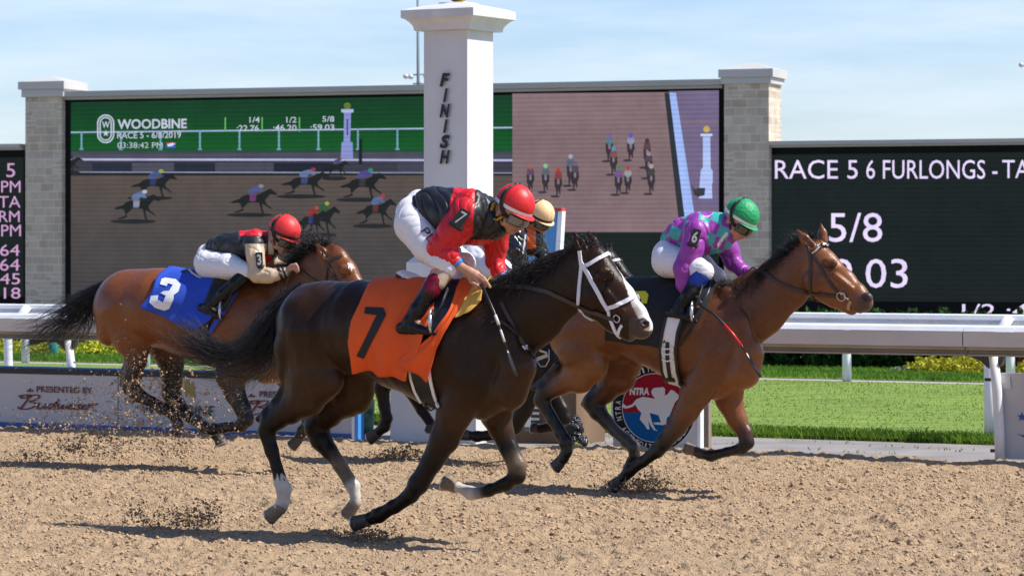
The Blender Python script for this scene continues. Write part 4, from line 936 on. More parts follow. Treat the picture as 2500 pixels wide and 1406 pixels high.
B.chain([(1452, 615, 17, -.055, .8), (1446, 590, 15, -.062, .7), (1437, 566, 3, -.06, .7)], .012, DB)
# muscles of the near flank
for b in (.17, -.17):
    B.chain([(1192, 750, 26, b * .5, .6), (1225, 830, 36, b * .8, .55), (1258, 895, 34, b * .72, .7)], .045, DB); B.chain([(1105, 850, 46, b * 1.0, .5), (1140, 905, 64, b * .98, .5)], .03, DB)
    B.chain([(842, 748, 20, b * 1.2, .6)], .05, DB); B.chain([(740, 780, 62, b * .9, .8), (715, 850, 46, b * .86, .9), (705, 910, 30, b * .82, .9)], .035, DB)
# legs
B.chain([(772, 825, 98, .11, .8), (765, 912, 78, .14, .62, DB2), (746, 962, 56, .15, .62, DB2), (705, 1000, 35, .15, .75, DB), (662, 1028, 27, .15, .8, BLK), (650, 1050, 22, .15, .85, BLK), (664, 1100, 17, .15, .9, BLK), (679, 1152, 15.5, .15, .95, BLK)], .022, DB)
B.chain([(805, 928, 38, .16, .7)], .03, DB2); B.chain([(632, 1021, 10, .15), (672, 983, 12, .15), (700, 940, 14, .15)], .02, BLK)
B.chain([(681, 1160, 16, .15, 1, (.06, .05, .045)), (685, 1175, 18, .15, 1, WH), (692, 1192, 19.5, .15, 1, WH), (691, 1222, 15.5, .15, 1, WH), (684, 1238, 17, .15, 1, WH)], .008, WH)
B.chain([(850, 880, 84, -.12, .7, DB2), (852, 948, 68, -.14, .6, DB2), (802, 1003, 38, -.15, .75, DB), (770, 1042, 29, -.15, .8, BLK), (786, 1074, 27, -.15, .85, BLK), (806, 1100, 20, -.15, .9, BLK), (829, 1134, 17, -.15, .95, DUST), (848, 1164, 17, -.15, 1, DUST)], .022, DB)
B.chain([(745, 1026, 10, -.15), (790, 985, 13, -.15)], .02, BLK)
B.chain([(853, 1172, 18, -.15, 1, DUST), (862, 1186, 17, -.15, 1, WH), (868, 1212, 13, -.15, 1, WH), (867, 1226, 16, -.15, 1, (.3, .24, .18))], .008, WH)
B.chain([(1150, 925, 76, .13, .5), (1108, 1008, 46, .13, .72, DB2), (1085, 1070, 37, .13, .75, DB), (1052, 1130, 27, .13, .85, BLK), (1022, 1180, 24.5, .13, .9, BLK), (1003, 1207, 20, .13, .9, BLK), (962, 1236, 16.5, .13, 1, BLK), (926, 1255, 18, .13, 1, BLK), (903, 1264, 16, .13, 1, BLK)], .02, DB)
B.chain([(913, 1246, 8, .13)], .012, BLK); B.chain([(1012, 1176, 11, .12)], .012, BLK)
B.chain([(1195, 960, 60, -.12, .5, DB2), (1210, 1005, 43, -.13, .7, DB2), (1224, 1048, 30, -.13, .75, DB2), (1242, 1092, 24, -.13, .85, BLK), (1261, 1134, 23, -.13, .9, DUST), (1262, 1160, 20, -.13, .9, BLK), (1236, 1180, 15.5, -.13, 1, BLK), (1196, 1195, 14.5, -.13, 1, BLK), (1172, 1201, 15, -.13, 1, BLK)], .02, DB)
B.chain([(1168, 1202, 15, -.13, 1, WH), (1150, 1203, 17, -.13, 1, WH), (1130, 1193, 13.5, -.13, 1, WH), (1117, 1188, 15, -.13, 1, WH)], .008, WH)
def c7(V, C):
    X, Y, Z = W(V[:, 0], f7.v0 - V[:, 1], V[:, 2]); px, py = CX + F * X / Y, HY - F * (Z - CH) / Y; b = V[:, 1]
    q = (b > .08) & (px > 630) & (px < 725) & (py > 1140) & (py < 1190); th = 1163 + 9 * np.sin(V[:, 0] * 150 + 2 * np.sin(V[:, 1] * 120)); C[q & (py > th)] = WH; C[q & (py <= th)] = BLK
    # white blaze down the front of the face
    t = np.clip((py - 628) / 170, 0, 1); mid = 1483 + t * 100 - 6; ridge = px + 2.0 * np.minimum(0, .0 - np.abs(b) * 150) * .28
    w = np.interp(py, [620, 650, 680, 730, 770, 800, 812], [0, 8, 12, 17, 22, 24, 0]); front = np.interp(py, [610, 642, 670, 705, 739, 767, 790, 810], [1488, 1509, 1529, 1546, 1560, 1577, 1594, 1592])
    m = ((front - px) < w * 1.1) & ((front - px) > -60) & (py > 632) & (py < 806) & (px > 1470) & (np.abs(b - .01) < .055)
    C[m] = C[m] * .12 + np.array([.72, .70, .69]) * .88
    m2 = (px > 1535) & (py > 775) & ~m; C[m2] = C[m2] * .5 + np.array([.12, .09, .08]) * .5
    m3 = (np.hypot(px - 1577, py - 790) < 10) & (b > 0); C[m3] = (.05, .02, .02)
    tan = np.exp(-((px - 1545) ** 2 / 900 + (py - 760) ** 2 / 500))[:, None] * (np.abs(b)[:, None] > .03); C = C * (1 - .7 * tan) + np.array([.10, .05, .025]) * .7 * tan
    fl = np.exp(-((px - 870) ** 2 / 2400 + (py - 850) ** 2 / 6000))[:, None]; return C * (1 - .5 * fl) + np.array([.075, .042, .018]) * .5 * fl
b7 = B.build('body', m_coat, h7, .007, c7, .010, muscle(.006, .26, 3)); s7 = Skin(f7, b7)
eyes(f7, s7, h7, 1478, 682, 9)
hoof(f7, h7, (689, 1233), (657, 1256), 17, 21, .15, m_hoofp, (664, 1276)); hoof(f7, h7, (867, 1224), (845, 1253), 16, 20, -.15, m_hoofp, (856, 1272))
hoof(f7, h7, (903, 1264), (865, 1272), 17, 21, .13, None, (866, 1292)); hoof(f7, h7, (1116, 1188), (1088, 1171), 16, 21, -.13, m_hoofp, (1072, 1182))
def G(f, pts): return [f.PW(*p) for p in pts]
hair('tail', m_hair, h7, [G(f7, p) for p in (
    [(738, 700, 0), (690, 735, 0), (640, 790, .03), (590, 840, .02), (500, 862, 0), (420, 842, -.02)], [(735, 705, 0), (685, 755, 0), (640, 820, .03), (580, 880, .02), (500, 890, 0), (430, 850, .02)],
    [(735, 708, 0), (690, 760, 0), (650, 830, .02), (600, 895, .02), (540, 905, .02), (470, 870, .03)], [(735, 710, 0), (695, 760, 0), (665, 830, .0), (640, 890, .02), (590, 905, .03), (520, 905, .02)], [(735, 712, 0), (700, 765, 0), (678, 840, 0), (660, 900, 0), (640, 945, .01), (600, 930, .02)])], 780, (.036, .055, .036), .0021, 18, 3, .06, .10, .5, .35)
hair('tail_wisp', m_hair, h7, [G(f7, p) for p in ([(560, 850, 0), (480, 835, 0), (420, 790, 0), (385, 790, 0)], [(560, 870, 0), (470, 850, 0), (400, 830, 0)])], 260, (.05, .06, .05), .0016, 14, 5, .06)
hair('mane', m_hair, h7, [G(f7, p) for p in ([(1432, 597, 0), (1400, 612, .02), (1365, 645, .04), (1340, 690, .06)], [(1390, 612, 0), (1360, 625, .03), (1320, 665, .06), (1290, 700, .08)], [(1350, 630, 0), (1315, 645, .03), (1280, 680, .07), (1255, 720, .09)],
    [(1310, 648, 0), (1275, 660, .03), (1250, 700, .08), (1235, 735, .1)], [(1270, 668, 0), (1240, 680, .03), (1215, 700, .07), (1200, 715, .08)], [(1230, 690, 0), (1210, 695, .03), (1196, 705, .05), (1188, 712, .06)])], 1700, (.019, .026, .020), .0019, 12, 9, .035, .12, .3, .4)
hair('forelock', m_hair, h7, [G(f7, p) for p in ([(1440, 598, .0), (1455, 590, .02), (1475, 605, .02)], [(1425, 605, .02), (1400, 600, .03), (1370, 600, .03)])], 140, (.018, .02, .018), .0020, 10, 2, .035)
# ================================================================== RIDERS
m_skin = mat('skin', (.5, .28, .2), .5, spec=.4, attr=True, noise=(30, .06)); m_silk = mat('racing_silks', (.5, .5, .5), .42, spec=.45, attr=True, bump=(26, .45, .012, (1, 1, .6)))
m_shiny = mat('shiny_jacket', (.01, .01, .012), .22, spec=.7, attr=True, bump=(30, .6, .012)); m_breech = mat('white_breeches', (.78, .77, .80), .6, attr=True, bump=(40, .3, .006))
m_boot = mat('black_boot', (.008, .008, .009), .2, spec=.30, attr=True, bump=(24, .25, .008)); m_lens = mat('dark_lens', (.03, .026, .02), .05, spec=.9, coat=.5); m_lens2 = mat('smoke_lens', (.16, .15, .12), .07, spec=.9, coat=.6)
m_strap = mat('black_strap', (.012, .012, .013), .5); m_plate = mat('number_plate', (.012, .012, .014), .3); m_wht = mat('white_cloth', (.80, .80, .80), .6); m_hairb = mat('dark_hair', (.03, .02, .015), .6)
SKIN = (.50, .26, .17); LIP = (.36, .12, .10)
def headframe(fig, px, py, b, rpx, fx, fy, yaw=0):
    c = fig.P(px, py, b); R = rpx * fig.sc(px, b); p = math.atan2(fy, fx); y = math.radians(yaw)
    Fw = np.array([math.cos(p) * math.cos(y), math.cos(p) * math.sin(y), -math.sin(p)]); Sd = np.array([-math.sin(y), math.cos(y), 0]); Up = np.cross(Fw, Sd); Up = Up if Up[2] > 0 else -Up
    return c, R, Fw, Sd, Up
def head(fl, H, skin=SKIN):
    c, R, Fw, Sd, Up = H; hp = lambda f, s, u: c + R * (f * Fw + s * Sd + u * Up)
    r = lambda pts, k=.01, col=skin, sub=False: fl.raw([(hp(*p[:3]), p[3] * R, p[4] if len(p) > 4 else 1, p[5] if len(p) > 5 else col) for p in pts], k, col, sub)
    r([(0, 0, -.1, .82)], .02); r([(.20, 0, -.5, .62), (.30, 0, -.85, .48), (.36, 0, -1.12, .32)], .02); r([(.40, 0, -1.30, .19, 1.3)], .015); r([(-.35, 0, -.55, .5)], .03)
    r([(.76, 0, -.55, .10), (.88, 0, -.80, .115), (.93, 0, -.92, .12)], .008); r([(.84, .1, -.95, .075)], .006); r([(.84, -.1, -.95, .075)], .006)
    for s in (1, -1):
        r([(.5, .32 * s, -.80, .22)], .015); r([(-.28, .66 * s, -.58, .15, .5), (-.32, .66 * s, -.80, .10, .5)], .006); r([(-.24, .74 * s, -.62, .06)], .004, (.30, .12, .08), True); r([(.10, .42 * s, -.98, .22)], .02)
    r([(.72, 0, -1.06, .085, 2.2, LIP), (.72, 0, -1.12, .085, 2.0, LIP)], .006, LIP)
    r([(.83, .0, -1.10, .025, 6)], .004, LIP, True)
    return hp
def surf(fig, hp, fn, nu, nv):
    vs = [fig.W(hp(*fn(i / (nu - 1), j / (nv - 1)))) for j in range(nv) for i in range(nu)]
    return vs, [(j * nu + i, j * nu + i + 1, (j + 1) * nu + i + 1, (j + 1) * nu + i) for j in range(nv - 1) for i in range(nu - 1)]
def helmet(fig, root, H, mcap, mband, lens=m_lens, ruck=0.0, strapm=None):
    c, R, Fw, Sd, Up = H; hp = lambda f, s, u: c + R * (f * Fw + s * Sd + u * Up); strapm = strapm or m_strap
    e0 = math.asin(-.25)
    def dome(a, t, g=1.0):
        az = a * 2 * math.pi; e = e0 + (math.pi / 2 - e0) * t; k = g * (1 + ruck * (.5 * math.sin(az * 9) + .5 * math.sin(e * 23 + 2 * math.sin(az * 4))) * math.cos(e) - .03 * math.exp(-(math.sin(az) / .06) ** 2) - .016 * math.exp(-(math.cos(az) / .06) ** 2) * (1 if t < .98 else 0))
        return (1.05 * math.cos(e) * math.cos(az) * k - .02, .90 * math.cos(e) * math.sin(az) * k, 1.0 * math.sin(e) * k)
    mb = MB(); mb.add(*surf(fig, hp, lambda a, t: dome(a, t), 73, 30))
    mb.add(*surf(fig, hp, lambda a, t: (lambda d: (d[0] * (1 - .1 * t), d[1] * (1 - .1 * t), d[2] - .02 * t))(dome(a, 0)), 73, 3))
    hm = mb.build('helmet', mcap, root, True)
    mb = MB(); mb.add(*surf(fig, hp, lambda a, t: dome(a, .02 + .10 * t, 1.018), 73, 4)); mb.build('band', mband, hm, True)
    def brim(a, t):
        az = (a - .5) * 2.3; q = 1.0 + .26 * t * math.cos(az * .68) ** 1.2; return (1.03 * math.cos(az) * q - .02 + .0 * t, .89 * math.sin(az) * (1 + .06 * t), -.25 - .05 * t * math.cos(az))
    mb = MB(); v1, f1 = surf(fig, hp, brim, 25, 5); mb.add(v1, f1); o = mb.build('brim', mcap, hm, True); sd = o.modifiers.new('s', 'SOLIDIFY'); sd.thickness = .006; sd.offset = 0
    def lensf(a, t):
        az = (a - .5) * 2.7; u = -.40 - .42 * t * (1 - .22 * math.exp(-(az / .16) ** 2) * t); return (.10 + .90 * math.cos(az) + .05 * math.sin(math.pi * t), .70 * math.sin(az), u)
    mb = MB(); mb.add(*surf(fig, hp, lensf, 33, 9)); g = mb.build('goggles', lens, root, True); sd = g.modifiers.new('s', 'SOLIDIFY'); sd.thickness = .006; sd.offset = 1
    mb = MB(); loop = [lensf(a, 1) for a in np.linspace(0, 1, 25)] + [lensf(1, t) for t in np.linspace(.8, 0, 5)] + [lensf(a, 0) for a in np.linspace(1, 0, 25)] + [lensf(0, t) for t in np.linspace(0, 1, 6)]
    mb.tube([fig.W(hp(p[0] + .02, p[1] * 1.02, p[2])) for p in loop], .0045, 6); mb.build('goggle_frame', strapm, g, True)
    mb = MB()
    for s in (1, -1):
        mb.tube([fig.W(hp(*p)) for p in ((.30, .70 * s, -.58), (.0, .86 * s, -.42), (-.15, .94 * s, -.18), (-.30, .90 * s, .12), (-.36, .80 * s, .45), (-.36, .55 * s, .76), (-.34, .2 * s, .96))], .008, 6, True)
        mb.tube([fig.W(hp(*p)) for p in ((.28, .72 * s, -.66), (-.1, .86 * s, -.46), (-.28, .94 * s, -.15), (-.45, .86 * s, .15), (-.5, .74 * s, .45), (-.46, .5 * s, .74))], .006, 6, True)
        mb.tube([fig.W(hp(*p)) for p in ((-.02, .82 * s, -.25), (.0, .74 * s, -.7), (.12, .56 * s, -1.05), (.26, .28 * s, -1.40), (.33, 0, -1.50))], .006, 6, True)
    mb.build('harness', strapm, hm, True)
    return hm
def fingers(fl, pts, r=.0085, col=SKIN, k=.004): fl.chain([(p[0], p[1], 0, p[2]) for p in pts], k, col, False, r)
def fist(fl, x, y, b, dx, dy, s=1.0, col=SKIN, r=.0085):
    """closed hand: wrist at (x, y), knuckles along (dx, dy); four curled fingers of unequal length and a thumb"""
    n = math.hypot(dx, dy); dx, dy = dx / n, dy / n; ox, oy = -dy, dx
    if oy < 0: ox, oy = -ox, -oy
    fl.chain([(x, y, 0, b), (x + dx * 14 * s, y + dy * 14 * s, 0, b), (x + dx * 22 * s, y + dy * 22 * s, 0, b)], .01, col, False, .022)
    for i, L in enumerate((1.0, 1.08, 1.0, .8)):
        q = (-8 + 5.3 * i) * s; bx, by = x + dx * 24 * s + ox * q, y + dy * 24 * s + oy * q
        fingers(fl, [(bx, by, b + .012), (bx + dx * 11 * s * L, by + dy * 11 * s * L + 1, b + .014), (bx + dx * 12 * s * L + ox * 4 * s, by + dy * 12 * s * L + oy * 7 * s, b + .004), (bx + dx * 3 * s + ox * 6 * s, by + dy * 3 * s + oy * 8 * s, b - .008)], r * (1 - .04 * i), col)
    fingers(fl, [(x + dx * 8 * s - ox * 6 * s, y + dy * 8 * s - oy * 6 * s, b + .016), (x + dx * 20 * s - ox * 9 * s, y + dy * 20 * s - oy * 9 * s, b + .022), (x + dx * 31 * s - ox * 6 * s, y + dy * 31 * s - oy * 6 * s, b + .018)], r * 1.15, col)
def plate(fig, root, corners, b, digit, bold=.03, ital=0.0):
    """number plate on the sleeve: corners TL, TR, BR, BL in the photo"""
    P_ = lambda px, py, o: fig.PW(px, py, b + o); mb = MB(); C = corners
    tl, tr, br, bl = [np.array(q, float) for q in C]
    def at(a, c): return (tl * (1 - a) + tr * a) * (1 - c) + (bl * (1 - a) + br * a) * c
    out = []
    for cx, cy, a0 in ((.82, .1, -90), (.82, .9, 0), (.18, .9, 90), (.18, .1, 180)):
        for k in range(5): t = math.radians(a0 + 22.5 * k); out.append(at(cx + .18 * math.cos(t), cy + .1 * math.sin(t)))
    n = len(out); mb.add([P_(*p, .008) for p in out] + [P_(*p, -.012) for p in out], [tuple(range(n))] + [(i, (i + 1) % n, n + (i + 1) % n, n + i) for i in range(n)])
    pl = mb.build('number_plate', m_plate, root)
    v, f_ = text2d(digit, bold, ital); mb = MB(); mb.add([P_(*at(.20 + .60 * a, .86 - .72 * q), .011) for a, q in v], f_); mb.build('digit', m_wht, pl)
    mb = MB(); c0, c1 = at(-.15, .97), at(1.15, .97); mb.tube([P_(*c0, -.06), P_(*at(.02, 1.02), .002), P_(*at(.98, 1.02), .002), P_(*c1, -.06)], .012, 6, True, .5); mb.build('arm_strap', m_strap, pl, True)
def pixcol(fig, V):
    X, Y, Z = W(V[:, 0], fig.v0 - V[:, 1], V[:, 2]); return CX + F * X / Y, HY - F * (Z - CH) / Y
def boot(fig, root, shaft, foot, b, top=None, name='boot', body_col=(.008, .008, .009)):
    fl = fig.field(); fl.chain(shaft, .012, body_col); fl.chain(foot, .012, body_col)
    return fl.build(name, m_boot, root, .005, None, .003)
def stirrup(fig, root_par, x, y, b, s, lab, leather):
    r = empty('stirrup', fig.PW(x, y, b), lab, 'stirrup', 'stirrups hanging from the race saddles')
    mb = MB(); k = fig.sc(x, b); c = Vector(fig.PW(x, y, b)); ax = Vector(W(.35, -.94, 0)); 
    pts = [c + ax * (math.sin(a) * .055) + Vector((0, 0, math.cos(a) * .07 + .03)) for a in np.linspace(.5 * math.pi + .55, 2.5 * math.pi - .55, 18)]
    mb.tube(pts, .007, 8); mb.tube([pts[0], (pts[0] + pts[-1]) / 2 + Vector((0, 0, -.006)), pts[-1]], .012, 8); mb.build('iron', m_shoe, r, True)
    mb = MB(); mb.tube([fig.PW(*p) for p in leather], .011, 6, True, .35); mb.build('leather', m_strap, r, True)
m_whipm = mat('whip_black', (.012, .012, .013), .3)

# ------------------------------------------------------------------ rider of horse 7
RED = (.62, .012, .02); BK = (.014, .014, .016)
p7 = empty('person', f7.W((f7.P(1090, 700)[0], 0, .0)), 'jockey in red and black silks, red cap and number 7 armband, on the nearest horse', 'person', 'jockeys in the race')
H7 = headframe(f7, 1258, 497, 0, 49, .876, .48)
TORSO7 = [(1022, 512, 42, 0, 1.1), (1060, 512, 55, 0, 1.15), (1120, 527, 67, 0, 1.15), (1170, 535, 61, 0, 1.1), (1200, 540, 46, 0, 1.0)]
NA7 = [(1143, 526, 43, .15), (1104, 568, 36, .19), (1070, 602, 27, .22), (1096, 622, 24, .21), (1117, 641, 15, .19)]; FA7 = [(1205, 562, 40, -.15), (1210, 600, 29, -.19), (1208, 635, 22, -.2), (1217, 660, 18, -.18), (1231, 679, 12, -.15)]
NL7 = [(1008, 520, 42, .06), (1012, 548, 48, .10), (1048, 602, 41, .15), (1086, 640, 30, .20)]; FL7 = [(1008, 520, 42, -.06), (1015, 548, 48, -.10), (1085, 612, 38, -.15), (1132, 640, 27, -.19), (1128, 672, 22, -.2)]
sh = lambda ch, d, col=SKIN: [(p[0], p[1], p[2] - d, *p[3:]) for p in ch]
fl = f7.field(); fl.chain(sh(TORSO7, 8), .02, SKIN); fl.chain(sh(NA7, 5), .01, SKIN); fl.chain(sh(FA7, 5), .01, SKIN); fl.chain(sh(NL7, 6), .02, SKIN); fl.chain(sh(FL7, 6), .02, SKIN)
fl.chain([(1086, 640, 22, .2), (1060, 700, 16, .26), (1010, 780, 11, .31), (1040, 806, 8, .31)], .01, SKIN); fl.chain([(1128, 665, 18, -.2), (1080, 760, 12, -.31)], .01, SKIN)
fl.chain([(1195, 530, 26, 0), (1228, 520, 26, 0)], .02, SKIN)
head(fl, H7)
fl.chain([(1114, 640, 12, .19), (1126, 650, 12, .185), (1146, 663, 14, .17), (1160, 671, 14, .16)], .008, SKIN)
for q in ([(1164, 664, .165), (1182, 678, .16), (1189, 689, .155), (1196, 700, .15)], [(1162, 671, .17), (1180, 684, .165), (1186, 697, .15), (1178, 702, .13)], [(1157, 678, .175), (1172, 691, .17), (1176, 702, .15), (1168, 704, .13)], [(1150, 683, .175), (1162, 694, .17), (1165, 702, .155), (1158, 703, .14)], [(1140, 672, .175), (1150, 688, .185), (1166, 696, .19)]): fingers(fl, q, .0095)
fist(fl, 1232, 680, -.15, 20, 8, 1.0)
def skin_c(fig, hp0=None): return lambda V, C: C
fl.build('body', m_skin, p7, .0055)
def silk7(V, C):
    x, y = pixcol(f7, V); o = np.tile(np.array(BK), (len(V), 1)); t = x + (y - 460) * .25
    band = (t > 1108) & (x + (y - 467) * .75 < 1160 + 0 * y) & (V[:, 1] > -.3)
    o[band] = RED
    sl_ = (C[:, 0] > .3) & ((V[:, 1] < 0) | (x + (y - 500) * .06 < 1158)); o[sl_] = RED
    low = (y > 585 - (x - 1120) * .02) & (x > 1095) & (x < 1205); o[low] = RED
    tt = (x - 1117) * .74 + (y - 641) * .67; cu = (tt > -3) & (tt < 7) & (V[:, 1] > .1) & (np.hypot(x - 1117, y - 641) < 26); o[cu] = (.03, .24, .60)
    cu2 = (np.abs((x - 1226) * .55 + (y - 672) * .83) < 5) & (V[:, 1] < -.05) & (y > 655); o[cu2] = (.03, .24, .60)
    return o
fl = f7.field(); fl.chain(TORSO7, .03, BK); fl.chain([(1195, 532, 34, 0, 1), (1212, 530, 33, 0, 1)], .02, BK); fl.chain(NA7, .02, RED); fl.chain(FA7, .02, RED)
fl.chain([(1150, 500, 40, .10), (1143, 520, 40, .14)], .03, RED)
j7 = fl.build('jacket', m_silk, p7, .005, silk7, .006, creases(.010, .13, 3, (1, .3, .5)))
fl = f7.field(); W7 = (.76, .75, .79); fl.chain([(1024, 492, 30, 0, 1.2)], .02, W7); fl.chain(NL7 + [(1094, 655, 24, .2)], .02, W7); fl.chain(FL7, .02, W7); br7 = fl.build('breeches', m_breech, p7, .0055, None, .01, creases(.0045, .10, 5, (.4, .5, 1)))
sb7 = Skin(f7, br7)
fl = f7.field(); TAN = (.46, .36, .25); fl.chain([(1092, 655, 22, .2, 1), (1070, 690, 19, .25, 1)], .01, TAN); fl.build('stocking', m_silk, p7, .0055)
MAR = (.16, .006, .022)
bt7 = boot(f7, p7, [(1062, 688, 24, .255, .95, MAR), (1052, 706, 23.5, .27, .95, MAR), (1046, 716, 22, .275, .95, (.008, .008, .009)), (1020, 756, 21, .30, .9), (1000, 784, 17, .315, .9), (992, 796, 16, .32, .9)], [(980, 800, 15, .32, .8), (1010, 800, 15, .325, .75), (1040, 807, 10, .325, .9), (1060, 812, 6, .325, 1)], .3)
boot(f7, p7, [(1128, 668, 20, -.21), (1095, 725, 18, -.30), (1065, 775, 15, -.33)], [(1050, 785, 13, -.33), (1100, 795, 9, -.33), (1115, 800, 6, -.33)], -.3)
helmet(f7, p7, H7, mat('red_cap', (.66, .016, .018), .45, bump=(40, .15, .01)), m_wht, m_lens2)
# yellow padding of the helmet harness beside the ear
c, R, Fw, Sd, Up = H7; hp = lambda f, s, u: f7.W(c + R * (f * Fw + s * Sd + u * Up)); mb = MB()
mb.tube([hp(*p) for p in ((-.75, .66, -.35), (-.72, .66, -.8), (-.5, .66, -1.08), (-.18, .72, -1.02), (.05, .76, -.7))], .012, 8, True, .6); mb.build('helmet_padding', mat('yellow_pad', (.55, .27, .02), .6), p7, True)
plate(f7, p7, [(1127, 506), (1150, 519), (1124, 558), (1099, 543)], .30, '7', .0, .0)
mb = MB()
def pdtext(body, ox, oy, w, h, ang):
    v, f_ = text2d(body, .0, 0); ca, sa = math.cos(ang), math.sin(ang)
    mb.add([sb7.hit(ox + (a * w) * ca - (-(q) * h) * sa * 0 + (q * h) * sa, oy + a * w * sa - q * h * ca, .006)[0] for a, q in v], f_)
pdtext('PDS', 1027, 566, 62, 20, math.radians(52)); mb.build('leg_lettering', m_maroon, p7)
# whip
def whip(fig, lab, pts, rads, flap, cols=None):
    r = empty('whip', fig.PW(*pts[0]), lab, 'whip', 'riding whips'); mb = MB(); P_ = [fig.PW(*p) for p in pts]
    mb.tube(P_, rads, 8); mb.build('shaft', m_whipm, r, True)
    if cols:
        for a, b, m in cols:
            mb = MB(); q = [fig.PW(*p) for p in a]; mb.tube(q, b, 8); mb.build('grip_wrap', m, r, True)
    mb = MB(); mb.tube([fig.PW(*p) for p in flap], [.006, .015, .017, .015], 8, True, .35); mb.build('flap', m_whipm, r, True)
whip(f7, 'thin black and silver whip held by the rider in red and black silks', [(1173, 690, .15), (1182, 708, .22), (1206, 760, .27), (1218, 792, .28), (1230, 828, .29), (1238, 850, .29)], [.010, .011, .008, .007, .005, .005],
     [(1236, 846, .29), (1242, 862, .29), (1250, 890, .29), (1260, 918, .29)], [([(1209, 768, .272), (1218, 792, .28)], .009, m_alu), ([(1222, 804, .283), (1232, 834, .29)], .007, m_alu)])
# saddle, cloth, girth
sa = empty('saddle', f7.PW(1050, 700, 0), 'race saddle with a white seat and maroon rim on the orange cloth', 'saddle', 'race saddles')
fl = f7.field(); fl.chain([(984, 666, 8, 0, 3.6), (1002, 674, 9, 0, 3.6), (1030, 688, 9, 0, 3.2), (1080, 698, 9, 0, 4)], .01, (.7, .7, .74)); fl.build('seat', m_wht, sa, .006, None)
fl = f7.field(); fl.chain([(983, 671, 9, 0, 3.6), (1004, 682, 9, 0, 3.8), (1034, 698, 9, 0, 4), (1090, 704, 12, 0, 4), (1126, 692, 10, 0, 3)], .01, (.14, .008, .02)); fl.build('tree', mat('maroon_leather', (.14, .008, .02), .3), sa, .006)
m_orange = mat('orange_cloth', (.78, .095, .008), .75, noise=(6, .08), sheen=.0); m_numblk = mat('black_number', (.012, .012, .014), .7)
def fold7(s, t): return .016 * (1 + math.sin(s * 12 + t * 3 + math.sin(t * 5))) * (.2 + t) + .022 * max(0, math.sin(s * 7 + 1 + t)) * t
oc = empty('saddle_cloth', f7.PW(960, 800, .3), 'orange saddle cloth with a black number 7 on the nearest horse', 'saddle cloth', 'numbered saddle cloths')
ocl = s7.cloth('cloth', m_orange, oc, [(913, 679), (890, 740), (872, 785), (868, 830), (880, 894)], [(1076, 688), (1062, 760), (1036, 830), (1003, 918)], 46, 44, .016, fold7)
so7 = Skin(f7, ocl)
fr = s7.cloth('front_flap', m_orange, oc, [(1126, 692), (1102, 758), (1068, 812), (1020, 850), (978, 877)], [(1160, 697), (1116, 772), (1086, 815), (1062, 876), (1050, 923)], 26, 44, .042, lambda s, t: .012 * math.sin(s * 9 + t * 5) * t + .02 * t * (1 - s), False)
mb = MB(); lay(mb, [(893, 749), (937, 751), (944, 768), (888, 874), (871, 867), (921, 769), (890, 765)], lambda x, y: so7.hit(x, y, .008)); mb.build('number', m_numblk, oc)
s7.cloth('saddle_flap', mat('navy_leather', (.010, .012, .022), .35), sa, [(1060, 692), (1050, 745), (1040, 815)], [(1138, 692), (1110, 750), (1078, 812)], 16, 24, .034, None, False)
yp = empty('saddle_pad', f7.PW(1150, 730, .25), 'yellow foam pad showing in front of the orange saddle cloth', 'saddle pad')
s7.cloth('foam', mat('yellow_foam', (.72, .42, .08), .8), yp, [(1150, 695), (1128, 738), (1111, 777)], [(1185, 702), (1178, 738), (1150, 766), (1114, 778)], 16, 20, .030)
gi = empty('girth', f7.PW(1030, 950, .2), 'black girth with white edging behind the foreleg of the nearest horse', 'girth', 'saddle girths')
mb = MB(); s7.strap(mb, [(1024, 880), (1030, 925), (1040, 960), (1056, 990)], 46, .012); mb.build('band', m_strap, gi)
for dx in (-23, 23):
    mb = MB(); s7.strap(mb, [(1024 + dx, 880 + dx * .1), (1030 + dx, 925 + dx * .1), (1038 + dx, 955 + dx * .25), (1052 + dx, 984 + dx * .35)], 7, .018); mb.build('edge_binding', m_wht, gi)
mb = MB(); mb.tube([f7.PW(*p) for p in ((1034, 965, .16), (1040, 992, .12), (1052, 1001, .1), (1062, 995, .1))], .007, 6, True, .5); mb.build('loose_strap', m_strap, gi, True)
stirrup(f7, sa, 1053, 795, .32, 1, 'metal stirrup under the boot of the rider in red and black', [(1094, 702, .26), (1080, 740, .33), (1062, 775, .34), (1054, 776, .33)])
# bridle
m_wstrap = mat('white_webbing', (.76, .74, .80), .5); m_brown = mat('brown_leather', (.045, .028, .02), .5)
bd = empty('bridle', f7.PW(1440, 690, .1), 'white webbing bridle on the dark brown horse with the blaze', 'bridle', 'bridles and reins')
for nm, pts, w in (('throat_strap', [(1416, 612), (1421, 650), (1416, 700), (1413, 744), (1424, 768), (1446, 777)], 9), ('cheek_strap', [(1421, 642), (1434, 664), (1448, 692), (1468, 728), (1487, 757)], 10), ('brow_band', [(1422, 652), (1440, 644), (1466, 628), (1490, 615)], 9),
                   ('nose_band', [(1484, 752), (1505, 745), (1528, 734), (1548, 723)], 10), ('chin_strap', [(1487, 757), (1490, 775), (1500, 800), (1512, 822)], 8), ('lip_strap', [(1520, 792), (1512, 806), (1508, 824)], 7)):
    mb = MB(); s7.strap(mb, pts, w, .008); mb.build(nm, m_wstrap, bd)
def ring(fig, skin, px, py, r, parent, b0=0):
    p, N = skin.hit(px, py, .012, b0); mb = MB(); a = N.orthogonal().normalized(); b = N.cross(a); k = fig.sc(px) * r
    mb.tube([p + (a * math.cos(t) + b * math.sin(t)) * k for t in np.linspace(0, 6.283, 17)], .004, 6, False); mb.build('bit_ring', m_shoe, parent, True)
ring(f7, s7, 1508, 776, 9, bd)
